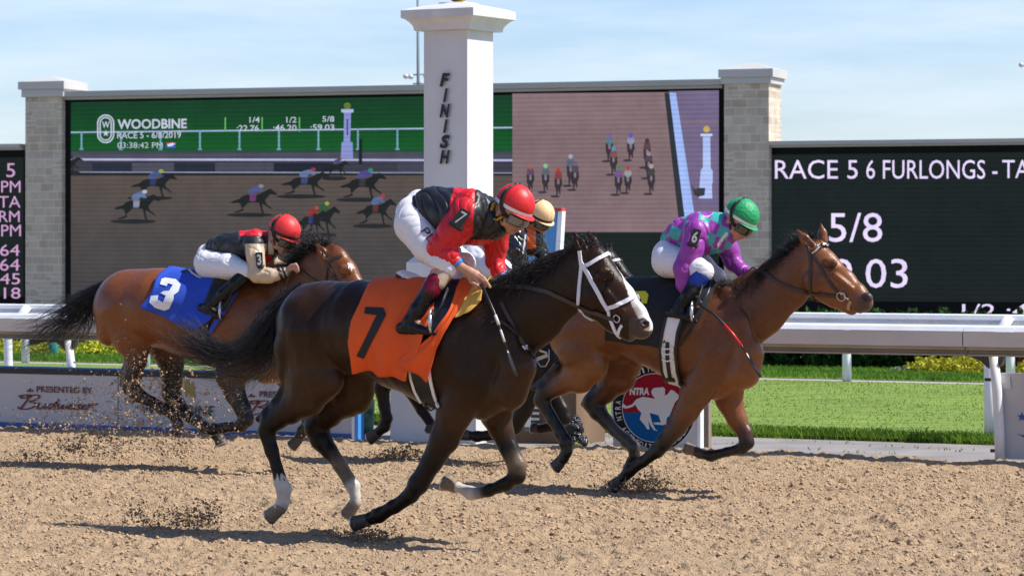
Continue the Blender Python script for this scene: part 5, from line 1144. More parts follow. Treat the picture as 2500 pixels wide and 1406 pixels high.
rn = empty('reins', f7.PW(1340, 712, .1), 'dark brown reins running back from the white bridle', 'reins', 'bridles and reins')
mb = MB(); s7.strap(mb, [(1503, 778), (1470, 768), (1440, 757), (1390, 735), (1340, 712), (1280, 700), (1225, 700), (1190, 697)], 10, .012); mb.build('rein', m_brown, rn)
mt = empty('martingale', f7.PW(1260, 810, .2), 'dark breast strap with a buckle on the shoulder of the nearest horse', 'strap')
mb = MB(); s7.strap(mb, [(1224, 738), (1242, 775), (1262, 815), (1284, 848), (1312, 882)], 9, .008); mb.build('breast_strap', m_brown, mt)
mb = MB(); s7.strap(mb, [(1200, 787), (1212, 783), (1226, 787), (1244, 800), (1260, 816)], 6, .008, .004, False); mb.build('side_strap', m_brown, mt)
mb = MB(); s7.strap(mb, [(1276, 851), (1288, 845)], 12, .013, .004, False); mb.build('buckle', m_shoe, mt)
mb = MB(); mb.tube([f7.PW(*p) for p in ((1310, 880, .1), (1320, 893, .1), (1332, 893, .1), (1340, 878, .1), (1340, 852, .1))], .006, 6, True, .6); mb.build('loop', mat('grey_strap', (.3, .3, .31), .5), mt, True)
# ------------------------------------------------------------------ bay horse with black cloth, right
f6 = Fig(20.5); BAY = (.15, .050, .015); BAY2 = (.22, .078, .022); BAYD = (.075, .028, .012); GREY = (.06, .05, .045)
h6 = empty('horse', f6.W((f6.P(1650, 900)[0], 0, 0)), 'bright bay galloping horse with a plain brown bridle, farthest right', 'horse', 'race horses at full gallop')
B = f6.field()
B.chain([(1442, 796, 108, 0, .92), (1530, 772, 92, 0, 1.05), (1600, 785, 108, 0, 1.0), (1675, 805, 124, 0, .78), (1742, 822, 122, 0, .66)], .05, BAY)
B.chain([(1640, 712, 20), (1720, 706, 22), (1775, 716, 26, 0, .7)], .04, BAY)
B.chain([(1775, 790, 98, 0, .50), (1850, 742, 80, 0, .42), (1915, 690, 68, 0, .42), (1968, 634, 54, 0, .5)], .04, BAY)
for b in (.095, -.095): B.chain([(1826, 862, 40, b, .8), (1815, 905, 42, b, .8), (1750, 940, 34, b * .6, .8)], .025, BAY2)
B.chain([(1988, 625, 40, 0, .7), (2003, 660, 53, 0, .6), (2050, 695, 43, 0, .64), (2090, 725, 33, 0, .72), (2108, 738, 25, 0, .95)], .025, BAY2)
B.chain([(1990, 700, 28, 0, .8), (2040, 730, 21, 0, .8), (2080, 755, 15, 0, 1.1)], .018, BAY2); B.chain([(2100, 750, 15, 0, 1.2)], .012, GREY)
for b in (.045, -.045): B.chain([(1990, 682, 36, b, .62)], .014, BAY)
for b in (.078, -.078): B.chain([(2022, 640, 14, b, .8), (2036, 642, 11, b, .8)], .012, BAY2); B.chain([(2040, 672, 8, b), (2078, 702, 6, b * .85)], .014, BAY2); B.chain([(2028, 654, 7, b * 1.12)], .008, BLK, True)
for b in (.045, -.045):
    B.chain([(2117, 727, 14, b, .9)], .012, GREY); B.chain([(2118, 731, 8, b * 1.75, .9), (2110, 724, 5, b * 1.5, .8)], .005, BLK, True)
B.chain([(1982, 604, 15, .055, .8), (1964, 582, 12.5, .062, .7), (1946, 559, 2.5, .06, .7)], .012, BAY2); B.chain([(1980, 598, 8, .085, .7), (1964, 580, 5, .085, .7)], .006, BLK, True)
B.chain([(2008, 588, 13, -.055, .8), (2007, 568, 11, -.06, .7), (2004, 544, 2.5, -.06, .7)], .012, BAY2)
for b in (.17, -.17):
    B.chain([(1775, 722, 22, b * .5, .6), (1800, 790, 30, b * .8, .55), (1822, 850, 28, b * .72, .7)], .035, BAY); B.chain([(1700, 810, 40, b * .98, .5), (1735, 860, 54, b * .95, .5)], .024, BAY); B.chain([(1420, 850, 60, b * .82, .9)], .03, BAY)
B.chain([(1425, 830, 84, .11, .8), (1430, 880, 62, .14, .62, BAY2), (1412, 915, 45, .15, .62, BAY2), (1372, 935, 27, .15, .75, BAY), (1332, 956, 23, .15, .8, BLK), (1322, 976, 19, .15, .85, BLK), (1347, 1020, 14, .15, .9, BLK), (1369, 1056, 13, .15, .95, BLK), (1381, 1078, 16, .15, 1, BLK), (1384, 1100, 13, .15, 1, BLK), (1375, 1118, 14, .15, 1, BLK)], .02, BAY)
B.chain([(1450, 893, 34, .16, .7)], .026, BAY2); B.chain([(1303, 945, 8, .15), (1340, 918, 10, .15), (1362, 890, 11, .15)], .018, BLK)
B.chain([(1515, 868, 66, -.12, .7, BAY), (1508, 915, 46, -.14, .62, BAY), (1480, 955, 28, -.15, .75, BAYD), (1445, 982, 24, -.15, .8, BLK), (1462, 1005, 22, -.15, .85, BLK), (1500, 1050, 15, -.15, .9, GREY), (1530, 1075, 15, -.15, .95, GREY), (1547, 1090, 17, -.15, 1, GREY), (1550, 1112, 13, -.15, 1, BLK), (1540, 1126, 13, -.15, 1, BLK)], .02, BAY)
B.chain([(1424, 985, 8, -.15), (1455, 945, 10, -.15)], .018, BLK)
B.chain([(1735, 890, 62, .13, .5), (1700, 955, 42, .13, .7, BAY), (1678, 1000, 31, .13, .75, BAY), (1648, 1045, 23, .13, .85, BAYD), (1622, 1078, 20, .13, .9, BLK), (1605, 1098, 17, .13, .9, BLK), (1570, 1125, 13.5, .13, 1, BLK), (1538, 1148, 14.5, .13, 1, BLK), (1519, 1168, 12.5, .13, 1, BLK)], .02, BAY)
B.chain([(1533, 1140, 7, .13)], .012, BLK)
B.chain([(1775, 930, 52, -.12, .5, BAY2), (1780, 975, 35, -.13, .7, BAY2), (1798, 1020, 24, -.13, .78, BAY2), (1818, 1055, 19, -.13, .85, BAYD), (1823, 1078, 18, -.13, .9, BLK), (1812, 1093, 14.5, -.13, .9, BLK), (1775, 1102, 12, -.13, 1, BLK), (1736, 1112, 14, -.13, 1, BLK), (1710, 1106, 11, -.13, 1, GREY), (1700, 1100, 12, -.13, 1, GREY)], .018, BAY)
def cbay(fig, soot):
    def f(V, C):
        x, y = pixcol(fig, V)
        for (cx, cy, sx, sy, col, k, nb) in soot:
            g = np.exp(-((x - cx) ** 2 / sx ** 2 + (y - cy) ** 2 / sy ** 2))[:, None] * k
            if nb is not None: g = g * (np.abs(V[:, 1:2]) > nb)
            C = C * (1 - g) + np.array(col) * g
        return C
    return f
b6 = B.build('body', m_bay, h6, .0075, cbay(f6, [(2112, 745, 28, 24, (.05, .042, .04), .95, None), (2028, 650, 17, 13, (.03, .015, .01), .9, .05), (2118, 731, 6, 6, (.10, .02, .02), .9, .03), (1860, 740, 120, 60, (.085, .032, .013), .6, None), (1700, 960, 60, 40, (.16, .065, .025), .5, None)]), .010, muscle(.007, .24, 5))
s6 = Skin(f6, b6); eyes(f6, s6, h6, 2027, 649, 7.5)
hoof(f6, h6, (1375, 1116), (1354, 1136), 14.5, 18, .15, None, (1358, 1152)); hoof(f6, h6, (1541, 1124), (1532, 1143), 13, 17, -.15, None, (1545, 1150))
hoof(f6, h6, (1518, 1168), (1493, 1184), 14.5, 18, .13, None, (1495, 1203)); hoof(f6, h6, (1700, 1101), (1676, 1088), 13, 16, -.13, m_hoofp, (1655, 1100))
hair('tail', m_hair, h6, [G(f6, p) for p in ([(1380, 720, 0), (1340, 745, 0), (1300, 790, 0), (1250, 830, 0)], [(1380, 725, 0), (1345, 760, 0), (1310, 820, 0), (1270, 880, 0)])], 160, (.02, .03, .02), .004, 12, 31, .03)
hair('mane', m_hair, h6, [G(f6, p) for p in ([(1975, 590, 0), (1950, 592, .03), (1925, 600, .05), (1905, 620, .06)], [(1945, 598, 0), (1918, 610, .03), (1895, 640, .05), (1885, 665, .07)], [(1915, 622, 0), (1890, 635, .03), (1868, 670, .06), (1862, 695, .08)],
    [(1885, 648, 0), (1862, 660, .03), (1845, 695, .07), (1838, 712, .08)], [(1855, 672, 0), (1830, 690, .03), (1815, 715, .07), (1808, 730, .09)], [(1820, 690, 0), (1795, 700, .04), (1780, 720, .08), (1772, 735, .1)], [(1785, 696, 0), (1765, 694, .04), (1745, 700, .06), (1738, 706, .07)])], 1700, (.020, .026, .022), .0018, 12, 19, .04, .12, .3, .4)
hair('forelock', m_hair, h6, [G(f6, p) for p in ([(1965, 588, .0), (1990, 578, .03), (2012, 592, .03), (2024, 600, .02)], [(1965, 590, .03), (1940, 580, .03), (1912, 570, .03)])], 190, (.018, .02, .018), .0018, 10, 12, .04)
bd = empty('bridle', f6.PW(2000, 650, .1), 'brown bridle with a silver trimmed browband on the bright bay horse', 'bridle', 'bridles and reins')
for nm, pts, w, m in (('head_piece', [(1968, 596), (1976, 612), (1980, 640), (1978, 690), (1980, 715), (1990, 738), (2000, 735)], 7, m_brown), ('cheek_strap', [(1980, 618), (1992, 632), (2012, 668), (2034, 700), (2046, 712)], 7, m_brown), ('brow_band', [(1981, 618), (1996, 606), (2014, 596), (2027, 593)], 8, m_brown)):
    mb = MB(); s6.strap(mb, pts, w, .007); mb.build(nm, m, bd)
mb = MB(); s6.strap(mb, [(1983, 616), (1996, 605), (2014, 595), (2027, 592)], 4, .0125); mb.build('silver_trim', m_shoe, bd)
ring(f6, s6, 2055, 722, 11, bd)
mb = MB(); s6.strap(mb, [(2054, 716), (2062, 714), (2066, 726), (2074, 729)], 4, .012, .004, False); mb.build('bit_cheek', m_shoe, bd)
mb = MB(); s6.strap(mb, [(2078, 734), (2073, 744), (2072, 755)], 8, .008); mb.build('lip_strap', mat('tan_strap', (.42, .28, .14), .6), bd)
rn = empty('reins', f6.PW(1900, 700, .1), 'brown reins from the bright bay horse to the glove of the rider in purple', 'reins', 'bridles and reins')
mb = MB(); s6.strap(mb, [(2050, 722), (2030, 720), (1998, 718), (1960, 710), (1925, 700), (1895, 686), (1872, 668), (1850, 655)], 8, .010, .004, True); mb.build('rein', m_brown, rn)
mb = MB(); mb.tube([f6.PW(*p) for p in ((1852, 654, .07), (1838, 652, .08), (1822, 664, .10), (1810, 680, .12), (1808, 695, .12))], .012, 6, True, .4); mb.build('rein_loop', m_brown, rn, True)
# rider
PUR = (.30, .045, .34); TEAL = (.045, .40, .36)
p6 = empty('person', f6.W((f6.P(1690, 700)[0], 0, 0)), 'jockey in purple and teal diamond silks with green cap and number 6 armband', 'person', 'jockeys in the race')
H6 = headframe(f6, 1812, 524, 0, 42, .84, .545)
T6 = [(1643, 584, 28, 0, 1.2), (1668, 572, 40, 0, 1.2), (1712, 570, 52, 0, 1.2), (1748, 566, 48, 0, 1.15), (1768, 560, 38, 0, 1.05)]
NA6 = [(1702, 566, 33, .15), (1690, 606, 28, .20), (1670, 655, 25, .24), (1671, 694, 19, .24), (1681, 720, 15, .23)]; FA6 = [(1762, 580, 32, -.15), (1780, 612, 24, -.19), (1790, 640, 20, -.20), (1812, 660, 16, -.16), (1832, 668, 12, -.12)]
NL6 = [(1630, 622, 38, .06), (1632, 636, 40, .11), (1680, 646, 36, .17), (1718, 662, 25, .22)]; FL6 = [(1630, 622, 38, -.06), (1640, 636, 40, -.11), (1710, 650, 33, -.17), (1748, 672, 20, -.22)]
fl = f6.field(); fl.chain(sh(T6, 7), .02, SKIN); fl.chain(sh(NA6, 5), .01, SKIN); fl.chain(sh(FA6, 4), .01, SKIN); fl.chain(sh(NL6, 5), .02, SKIN); fl.chain(sh(FL6, 5), .02, SKIN)
fl.chain([(1718, 662, 18, .22), (1690, 710, 13, .28), (1660, 752, 9, .31), (1670, 770, 6, .31)], .01, SKIN); fl.chain([(1748, 672, 16, -.22), (1700, 740, 10, -.31)], .01, SKIN)
fl.chain([(1762, 552, 22, 0), (1790, 545, 22, 0)], .02, SKIN); head(fl, H6, (.52, .27, .19))
fl.chain([(1683, 716, 11, .23), (1694, 730, 13, .235), (1700, 738, 12, .24)], .008, SKIN)
fist(fl, 1687, 722, .235, 14, 14, .85, SKIN, .010); fist(fl, 1830, 667, -.11, 16, 3, .85, SKIN, .009)
def glove6(V, C):
    x, y = pixcol(f6, V); o = C.copy(); m = ((x < 1720) & (y > 694) & (y < 760) & (V[:, 1] > .15)) | ((x > 1824) & (y > 640) & (V[:, 1] < -.05) & (y < 700)); o[m] = (.012, .012, .013); t = m & (x > 1699) & (y > 743) & (V[:, 1] > 0); o[t] = SKIN; return o
fl.build('body', m_skin, p6, .0055, glove6)
def silk6(V, C):
    x, y = pixcol(f6, V); o = np.tile(np.array(PUR), (len(V), 1)); u = (x - 1616) * .80 - (y - 582) * .60 * 0 + 0; ax = np.array([.93, -.36]); s = (x - 1630) * ax[0] + (y - 575) * ax[1]; t = -(x - 1630) * ax[1] + (y - 575) * ax[0]
    d = (np.abs((s / 27.0) % 2 - 1) + np.abs((t / 33.0 + .3) % 2 - 1)); torso = C[:, 1] > .2; di = (d > .50) & (d < 1.5)
    chk = ((np.floor((s / 37.0 + t / 42.0) / 1.0) + np.floor((s / 37.0 - t / 42.0) / 1.0)) % 2 == 0); o[torso & chk] = TEAL
    wh = (np.abs((x - 1764) * .62 + (y - 580) * .0 - 0) < 8) & (y > 566) & (y < 606) & torso & (np.abs(x - 1762 + (y - 585) * .75) < 5); o[wh] = (.7, .65, .7)
    return o
fl = f6.field(); fl.chain(T6, .025, (.1, .4, .36)); fl.chain(NA6, .018, PUR); fl.chain(FA6, .018, PUR); fl.chain([(1768, 553, 28, 0, 1), (1780, 548, 26, 0, 1)], .02, (.1, .0, .1)); fl.chain([(1706, 548, 30, .10), (1703, 562, 30, .14)], .02, (.1, .4, .36))
fl.build('jacket', m_silk, p6, .005, silk6, .005, creases(.011, .13, 8, (1, .3, .5)))
fl = f6.field(); fl.chain([(1634, 604, 26, 0, 1.3)], .02, W7); fl.chain(NL6, .02, W7); fl.chain(FL6 + [(1758, 684, 17, -.22)], .02, W7); fl.build('breeches', m_breech, p6, .0055, None, .01, creases(.004, .07, 6, (1, .3, .2)))
BLU = (.012, .06, .38)
boot(f6, p6, [(1712, 672, 23, .235, .95, BLU), (1700, 688, 20, .25, .95, BLU), (1696, 694, 18, .255, .95), (1678, 722, 17, .285, .95), (1660, 746, 15, .30, .9), (1650, 758, 14, .31, .9)], [(1633, 762, 12, .31, .8), (1655, 764, 12, .315, .8), (1680, 775, 9, .315, .9), (1698, 783, 5, .315, 1)], .3)
boot(f6, p6, [(1752, 684, 17, -.22), (1725, 725, 15, -.29), (1700, 755, 13, -.32)], [(1690, 765, 11, -.32), (1730, 770, 8, -.32), (1742, 775, 5, -.32)], -.3)
helmet(f6, p6, H6, mat('green_cap', (.012, .33, .11), .5, bump=(50, .5, .012)), m_wht, m_lens, .012)
plate(f6, p6, [(1692, 556), (1713, 561), (1702, 600), (1680, 594)], .285, '6', .03)
mb = MB(); mb.tube([f6.PW(*p) for p in ((1684, 706, .25), (1692, 702, .262), (1700, 706, .262), (1701, 716, .262), (1692, 724, .265))], .006, 6, True, .4); mb.build('glove_cuff', mat('gold_trim', (.55, .40, .18), .4), p6, True)
m_redwrap = mat('red_wrap', (.62, .02, .02), .35)
whip(f6, 'long whip with a red middle held low by the rider in purple and teal', [(1696, 726, .26), (1708, 742, .28), (1738, 762, .29), (1765, 787, .29), (1790, 815, .28), (1812, 845, .27), (1822, 860, .27)], [.010, .011, .011, .009, .008, .007, .006],
     [(1818, 853, .27), (1824, 863, .27), (1838, 888, .27), (1857, 919, .27)], [([(1769, 791, .29), (1790, 815, .281), (1811, 843, .271)], .0095, m_redwrap)])
sa = empty('saddle', f6.PW(1640, 700, 0), 'race saddle with a pale blue white seat on the black cloth', 'saddle', 'race saddles')
fl = f6.field(); fl.chain([(1600, 679, 5, 0, 9), (1622, 687, 5, 0, 9), (1650, 694, 6, 0, 8), (1700, 698, 8, 0, 4), (1726, 690, 9, 0, 3)], .01, (.7, .7, .74)); fl.build('seat', m_wht, sa, .006)
s6.cloth('saddle_flap', mat('navy_leather', (.010, .012, .05), .3), sa, [(1672, 692), (1672, 730), (1680, 768)], [(1740, 688), (1732, 720), (1712, 752), (1694, 770)], 16, 24, .036, None, False)
m_bcloth = mat('black_cloth', (.009, .009, .011), .8)
oc = empty('saddle_cloth', f6.PW(1600, 760, .3), 'black saddle cloth with a yellow number on the bright bay horse', 'saddle cloth', 'numbered saddle cloths')
ocl = s6.cloth('cloth', m_bcloth, oc, [(1530, 680), (1500, 730), (1482, 790), (1480, 826)], [(1735, 688), (1700, 745), (1668, 810), (1650, 850)], 40, 36, .014, lambda s, t: .008 * (1 + math.sin(s * 14 + t * 3)) * t)
so6 = Skin(f6, ocl); mb = MB(); lay(mb, [(1540, 712), (1576, 711), (1584, 720), (1580, 741), (1566, 741), (1566, 729), (1546, 729), (1532, 790), (1557, 793), (1561, 778), (1538, 772), (1541, 758), (1579, 766), (1571, 806), (1520, 808), (1510, 795)], lambda x, y: so6.hit(x, y, .008)); mb.build('number', mat('yellow_number', (.62, .58, .02), .7), oc)
yp = empty('saddle_pad', f6.PW(1700, 790, .25), 'black felt pad in front of the black saddle cloth', 'saddle pad')
s6.cloth('felt', mat('speckled_felt', (.022, .022, .022), .9, noise=(120, .8)), yp, [(1738, 690), (1705, 745), (1690, 790), (1660, 840)], [(1752, 698), (1735, 735), (1712, 775), (1680, 818), (1664, 842)], 12, 30, .022)
gi = empty('girth', f6.PW(1640, 850, .2), 'white girth with black edging behind the foreleg of the bright bay horse', 'girth', 'saddle girths')
mb = MB(); s6.strap(mb, [(1650, 770), (1638, 810), (1633, 850), (1638, 900), (1650, 930)], 34, .026); mb.build('band', m_wht, gi)
for dx in (-17, 19):
    mb = MB(); s6.strap(mb, [(1648 + dx, 775), (1638 + dx, 810), (1633 + dx, 850), (1638 + dx, 900), (1651 + dx, 932 + dx * .5)], 7, .034); mb.build('edge_binding', m_strap, gi)
mb = MB(); s6.strap(mb, [(1634, 832), (1633, 870), (1640, 915)], 9, .036, .004, False); mb.build('buckle_strap', m_strap, gi)
for y in (843, 855, 870):
    mb = MB(); s6.strap(mb, [(1622, y), (1634, y + 4), (1647, y)], 3, .042, .004, False); mb.build('stitch_strap', m_wht, gi)
mb = MB(); s6.strap(mb, [(1626, 915), (1650, 917)], 12, .038, .004, False); mb.build('buckle', m_strap, gi)
stirrup(f6, sa, 1690, 770, .315, 1, 'metal stirrup under the boot of the rider in purple and teal', [(1716, 694, .26), (1706, 730, .33), (1694, 756, .33), (1692, 760, .32)])
# ------------------------------------------------------------------ chestnut bay horse with blue cloth, left
f3 = Fig(20.9); CB = (.20, .060, .014); CB2 = (.135, .046, .014); CBD = (.07, .027, .011); LEGD = (.022, .017, .013)
h3 = empty('horse', f3.W((f3.P(480, 900)[0], 0, 0)), 'reddish bay galloping horse with a black tail, farthest left', 'horse', 'race horses at full gallop')
B = f3.field()
B.chain([(322, 752, 96, 0, .95), (395, 750, 94, 0, 1.05), (470, 768, 102, 0, 1.0), (560, 785, 114, 0, .78), (632, 798, 112, 0, .68)], .05, CB)
B.chain([(500, 672, 20), (580, 684, 20), (640, 690, 26, 0, .7)], .04, CB2)
B.chain([(650, 780, 96, 0, .5), (715, 722, 78, 0, .42), (770, 672, 62, 0, .44), (808, 640, 46, 0, .5)], .04, CB2)
for b in (.095, -.095): B.chain([(700, 850, 40, b, .8), (690, 890, 42, b, .8), (650, 905, 32, b * .6, .8)], .025, CB2)
B.chain([(822, 640, 36, 0, .7), (832, 670, 46, 0, .6), (862, 712, 37, 0, .64), (885, 745, 28, 0, .74), (896, 762, 22, 0, .95)], .025, CB)
B.chain([(822, 705, 26, 0, .8), (862, 745, 18, 0, .8), (880, 772, 13, 0, 1.1)], .018, CB2)
for b in (.045, -.045): B.chain([(818, 690, 32, b, .62)], .014, CB2)
for b in (.078, -.078): B.chain([(838, 658, 13, b, .8), (850, 660, 10, b, .8)], .012, CB)
for b in (.045, -.045): B.chain([(900, 752, 12, b, .9)], .012, GREY)
B.chain([(797, 630, 14, .055, .8), (784, 612, 12, .062, .7), (769, 590, 2.5, .06, .7)], .012, CB); B.chain([(796, 622, 7, .085, .7), (784, 608, 5, .085, .7)], .006, BLK, True)
B.chain([(808, 622, 12, -.055, .8), (802, 608, 10, -.06, .7), (796, 594, 2.5, -.06, .7)], .012, CB)
for b in (.17, -.17):
    B.chain([(345, 715, 22, b * 1.25, .7)], .035, CB); B.chain([(318, 735, 42, b * 1.12, .6), (300, 790, 46, b * 1.0, .7)], .02, CB); B.chain([(275, 760, 42, b * .9, .9), (268, 810, 34, b * .86, .9)], .03, CB); B.chain([(600, 790, 38, b * .98, .5), (640, 830, 48, b * .95, .5)], .024, CB2)
B.chain([(318, 770, 82, .12, .8), (322, 815, 58, .15, .64, CB), (330, 848, 38, .15, .66, CB2), (331, 880, 29, .15, .72, CBD), (324, 915, 24, .15, .8, LEGD), (318, 945, 22, .15, .85, BLK), (335, 962, 20, .15, .85, BLK), (370, 980, 14, .15, .9, BLK), (402, 996, 14, .15, .95, BLK), (425, 1010, 16, .15, 1, BLK), (434, 1030, 13, .15, 1, BLK)], .02, CB)
B.chain([(340, 815, 32, .17, .7)], .03, CB); B.chain([(298, 938, 8, .15), (306, 905, 10, .15), (318, 870, 12, .15)], .018, LEGD)
B.chain([(410, 845, 56, -.12, .7, CB2), (418, 890, 34, -.14, .7, LEGD), (420, 930, 27, -.15, .8, LEGD), (418, 958, 24, -.15, .85, BLK), (432, 985, 21, -.15, .85, BLK), (465, 1018, 15, -.15, .9, BLK), (500, 1042, 15, -.15, 1, BLK), (524, 1052, 15, -.15, 1, BLK), (532, 1066, 13, -.15, 1, BLK)], .02, CB2)
B.chain([(600, 870, 58, .13, .5, CB2), (562, 915, 40, .13, .7, CBD), (572, 955, 29, .13, .75, LEGD), (592, 995, 20, .13, .85, BLK), (601, 1022, 18, .13, .9, BLK), (588, 1038, 15, .13, .9, BLK), (550, 1042, 12, .13, 1, BLK), (518, 1046, 14, .13, 1, BLK), (500, 1040, 12, .13, 1, BLK)], .02, CB2)
B.chain([(695, 900, 46, -.12, .5, CB2), (720, 940, 32, -.13, .7, CB2), (748, 975, 24, -.13, .8, LEGD), (762, 1002, 19, -.13, .9, BLK), (752, 1030, 14, -.13, 1, BLK), (738, 1052, 14, -.13, 1, BLK), (730, 1066, 12, -.13, 1, BLK)], .018, CB2)
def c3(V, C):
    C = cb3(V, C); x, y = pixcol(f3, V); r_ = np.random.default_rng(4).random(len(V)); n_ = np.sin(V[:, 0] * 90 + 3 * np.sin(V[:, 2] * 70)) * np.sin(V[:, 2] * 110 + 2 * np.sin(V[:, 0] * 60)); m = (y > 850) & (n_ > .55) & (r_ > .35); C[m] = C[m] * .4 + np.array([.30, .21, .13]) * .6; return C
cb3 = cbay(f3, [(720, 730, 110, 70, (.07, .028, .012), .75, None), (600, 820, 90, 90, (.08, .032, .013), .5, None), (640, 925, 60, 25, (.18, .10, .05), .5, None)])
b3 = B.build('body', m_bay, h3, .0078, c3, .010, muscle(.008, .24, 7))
s3 = Skin(f3, b3); eyes(f3, s3, h3, 840, 673, 7)
mb = MB(); lay(mb, [(848, 640), (862, 648), (858, 662), (850, 654)], lambda x, y: s3.hit(x, y, .003)); mb.build('face_star', m_wht, h3)
hoof(f3, h3, (436, 1030), (426, 1056), 14, 17, .15, None, (436, 1072)); hoof(f3, h3, (533, 1064), (539, 1084), 14, 18, -.15, None, (556, 1090))
hoof(f3, h3, (502, 1040), (478, 1018), 14, 17, .13, None, (465, 1026)); hoof(f3, h3, (730, 1068), (712, 1084), 13, 16, -.13, None, (716, 1104))
hair('tail', m_hair, h3, [G(f3, p) for p in ([(262, 690, 0), (215, 712, 0), (160, 745, .02), (105, 775, .02), (60, 800, 0), (15, 795, -.02)], [(260, 692, 0), (215, 720, 0), (160, 765, .02), (100, 815, .02), (50, 842, 0), (5, 848, 0)], [(260, 696, 0), (220, 730, 0), (180, 785, .02), (130, 830, .02), (80, 850, .01), (30, 852, 0)],
    [(258, 700, 0), (228, 745, 0), (200, 795, .02), (165, 845, .02), (150, 868, .0)], [(258, 702, 0), (235, 750, 0), (225, 790, .02), (215, 815, .03), (205, 825, .03)])], 720, (.036, .055, .036), .0020, 18, 23, .07, .10, .5, .3)
hair('mane', m_hair, h3, [G(f3, p) for p in ([(800, 606, 0), (775, 590, .03), (745, 582, .05), (715, 590, .06)], [(785, 612, 0), (755, 605, .03), (725, 605, .05), (695, 618, .07)], [(765, 625, 0), (740, 622, .03), (715, 632, .06), (690, 648, .09)], [(740, 640, 0), (715, 645, .04), (692, 660, .08)], [(705, 660, 0), (685, 672, .04), (665, 690, .09)], [(675, 680, 0), (655, 688, .05), (640, 698, .09)])], 1200, (.024, .026, .024), .0021, 12, 29, .055, .12, .3, .4)
hair('forelock', m_hair, h3, [G(f3, p) for p in ([(792, 604, 0), (815, 598, .02), (832, 612, .02)], [(790, 604, 0), (770, 580, .02), (745, 560, .02), (730, 555, .02)])], 160, (.022, .02, .022), .0017, 10, 22, .05)
bd = empty('bridle', f3.PW(820, 650, .1), 'dark brown bridle on the reddish bay horse at left', 'bridle', 'bridles and reins')
for nm, pts, w in (('head_piece', [(788, 618), (796, 634), (800, 650), (797, 690), (796, 720)], 6), ('cheek_strap', [(800, 640), (810, 660), (824, 690), (845, 725)], 6), ('brow_band', [(800, 641), (814, 632), (828, 625), (834, 622)], 7)):
    mb = MB(); s3.strap(mb, pts, w, .007); mb.build(nm, m_brown, bd)
rn = empty('reins', f3.PW(760, 680, .1), 'brown reins held short by the rider with beige sleeves', 'reins', 'bridles and reins')
mb = MB(); s3.strap(mb, [(860, 735), (820, 715), (785, 694), (755, 676), (730, 655)], 7, .010); mb.build('rein', m_brown, rn)
mb = MB(); mb.tube([f3.PW(*p) for p in ((722, 655, .13), (706, 672, .17), (698, 700, .18), (698, 720, .17))], .011, 6, True, .4); mb.build('rein_loop', m_brown, rn, True)
mb = MB(); mb.tube([f3.PW(*p) for p in ((690, 672, .16), (682, 690, .17), (684, 712, .18), (690, 722, .17))], .008, 6, True, .4); mb.build('rein_loop', m_brown, rn, True)
# rider
BEI = (.58, .44, .30)
p3 = empty('person', f3.W((f3.P(590, 700)[0], 0, 0)), 'jockey in black jacket with beige sleeves, red cap and number 3 armband', 'person', 'jockeys in the race')
H3 = headframe(f3, 695, 562, 0, 40, .91, .41)
T3 = [(528, 602, 24, 0, 1.3), (556, 600, 32, 0, 1.35), (600, 604, 41, 0, 1.35), (640, 604, 40, 0, 1.25), (658, 598, 32, 0, 1.1)]
NA3 = [(622, 600, 28, .15), (624, 626, 21, .20), (629, 670, 21, .22), (660, 672, 18, .20), (694, 664, 12, .15)]; FA3 = [(648, 608, 26, -.15), (662, 640, 17, -.18), (680, 650, 14, -.12), (705, 652, 10, -.05)]
NL3 = [(506, 640, 33, .06), (510, 645, 34, .11), (560, 650, 32, .17), (600, 662, 21, .22)]; FL3 = [(506, 640, 33, -.06), (512, 645, 34, -.11), (570, 655, 30, -.17), (615, 668, 20, -.22)]
fl = f3.field(); fl.chain(sh(T3, 6), .02, SKIN); fl.chain(sh(NA3, 4), .01, SKIN); fl.chain(sh(FA3, 3), .01, SKIN); fl.chain(sh(NL3, 4), .02, SKIN); fl.chain(sh(FL3, 4), .02, SKIN)
fl.chain([(600, 662, 15, .22), (560, 705, 12, .28), (515, 745, 8, .31), (525, 760, 6, .31)], .01, SKIN); fl.chain([(615, 668, 14, -.22), (560, 735, 9, -.31)], .01, SKIN)
fl.chain([(652, 592, 21, 0), (678, 580, 21, 0)], .02, SKIN); head(fl, H3, (.54, .31, .22)); fist(fl, 698, 661, .14, 20, -9, .85, (.45, .25, .18), .010); fist(fl, 704, 650, -.04, 16, -4, .8, (.45, .25, .18), .009)
fl.build('body', m_skin, p3, .0055)
def silk3(V, C):
    x, y = pixcol(f3, V); o = np.tile(np.array((.020, .020, .022)), (len(V), 1)); s_ = (C[:, 0] > .3) & ((y > 595) | (x > 650) | (V[:, 1] < 0)) & (x > 598); o[s_] = BEI
    rd = (y < 574 + (x - 585) * .0) & (x > 584) & (x < 660) & ~s_; o[rd] = (.62, .012, .02); rd2 = (np.abs(x - 652) < 12) & (y > 622) & ~s_; o[rd2] = (.5, .012, .02)
    cf = s_ & (V[:, 1] > .05) & ((np.abs((x - 682) * .93 - (y - 662) * .36) < 4) | (np.abs((x - 691) * .93 - (y - 658) * .36) < 3)); o[cf] = (.03, .03, .032); cl = (x > 655) & (y < 620) & (y > 575) & ~s_ & (x < 668); o[cl] = BEI; return o
fl = f3.field(); fl.chain(T3, .025, BK); fl.chain([(655, 592, 26, 0, 1)], .02, BK); fl.chain(NA3, .015, BEI); fl.chain(FA3, .015, BEI); fl.chain([(622, 586, 28, .09), (618, 596, 28, .12)], .02, BK)
fl.build('jacket', m_silk, p3, .005, silk3, .005, creases(.010, .14, 12, (1, .3, .4)))
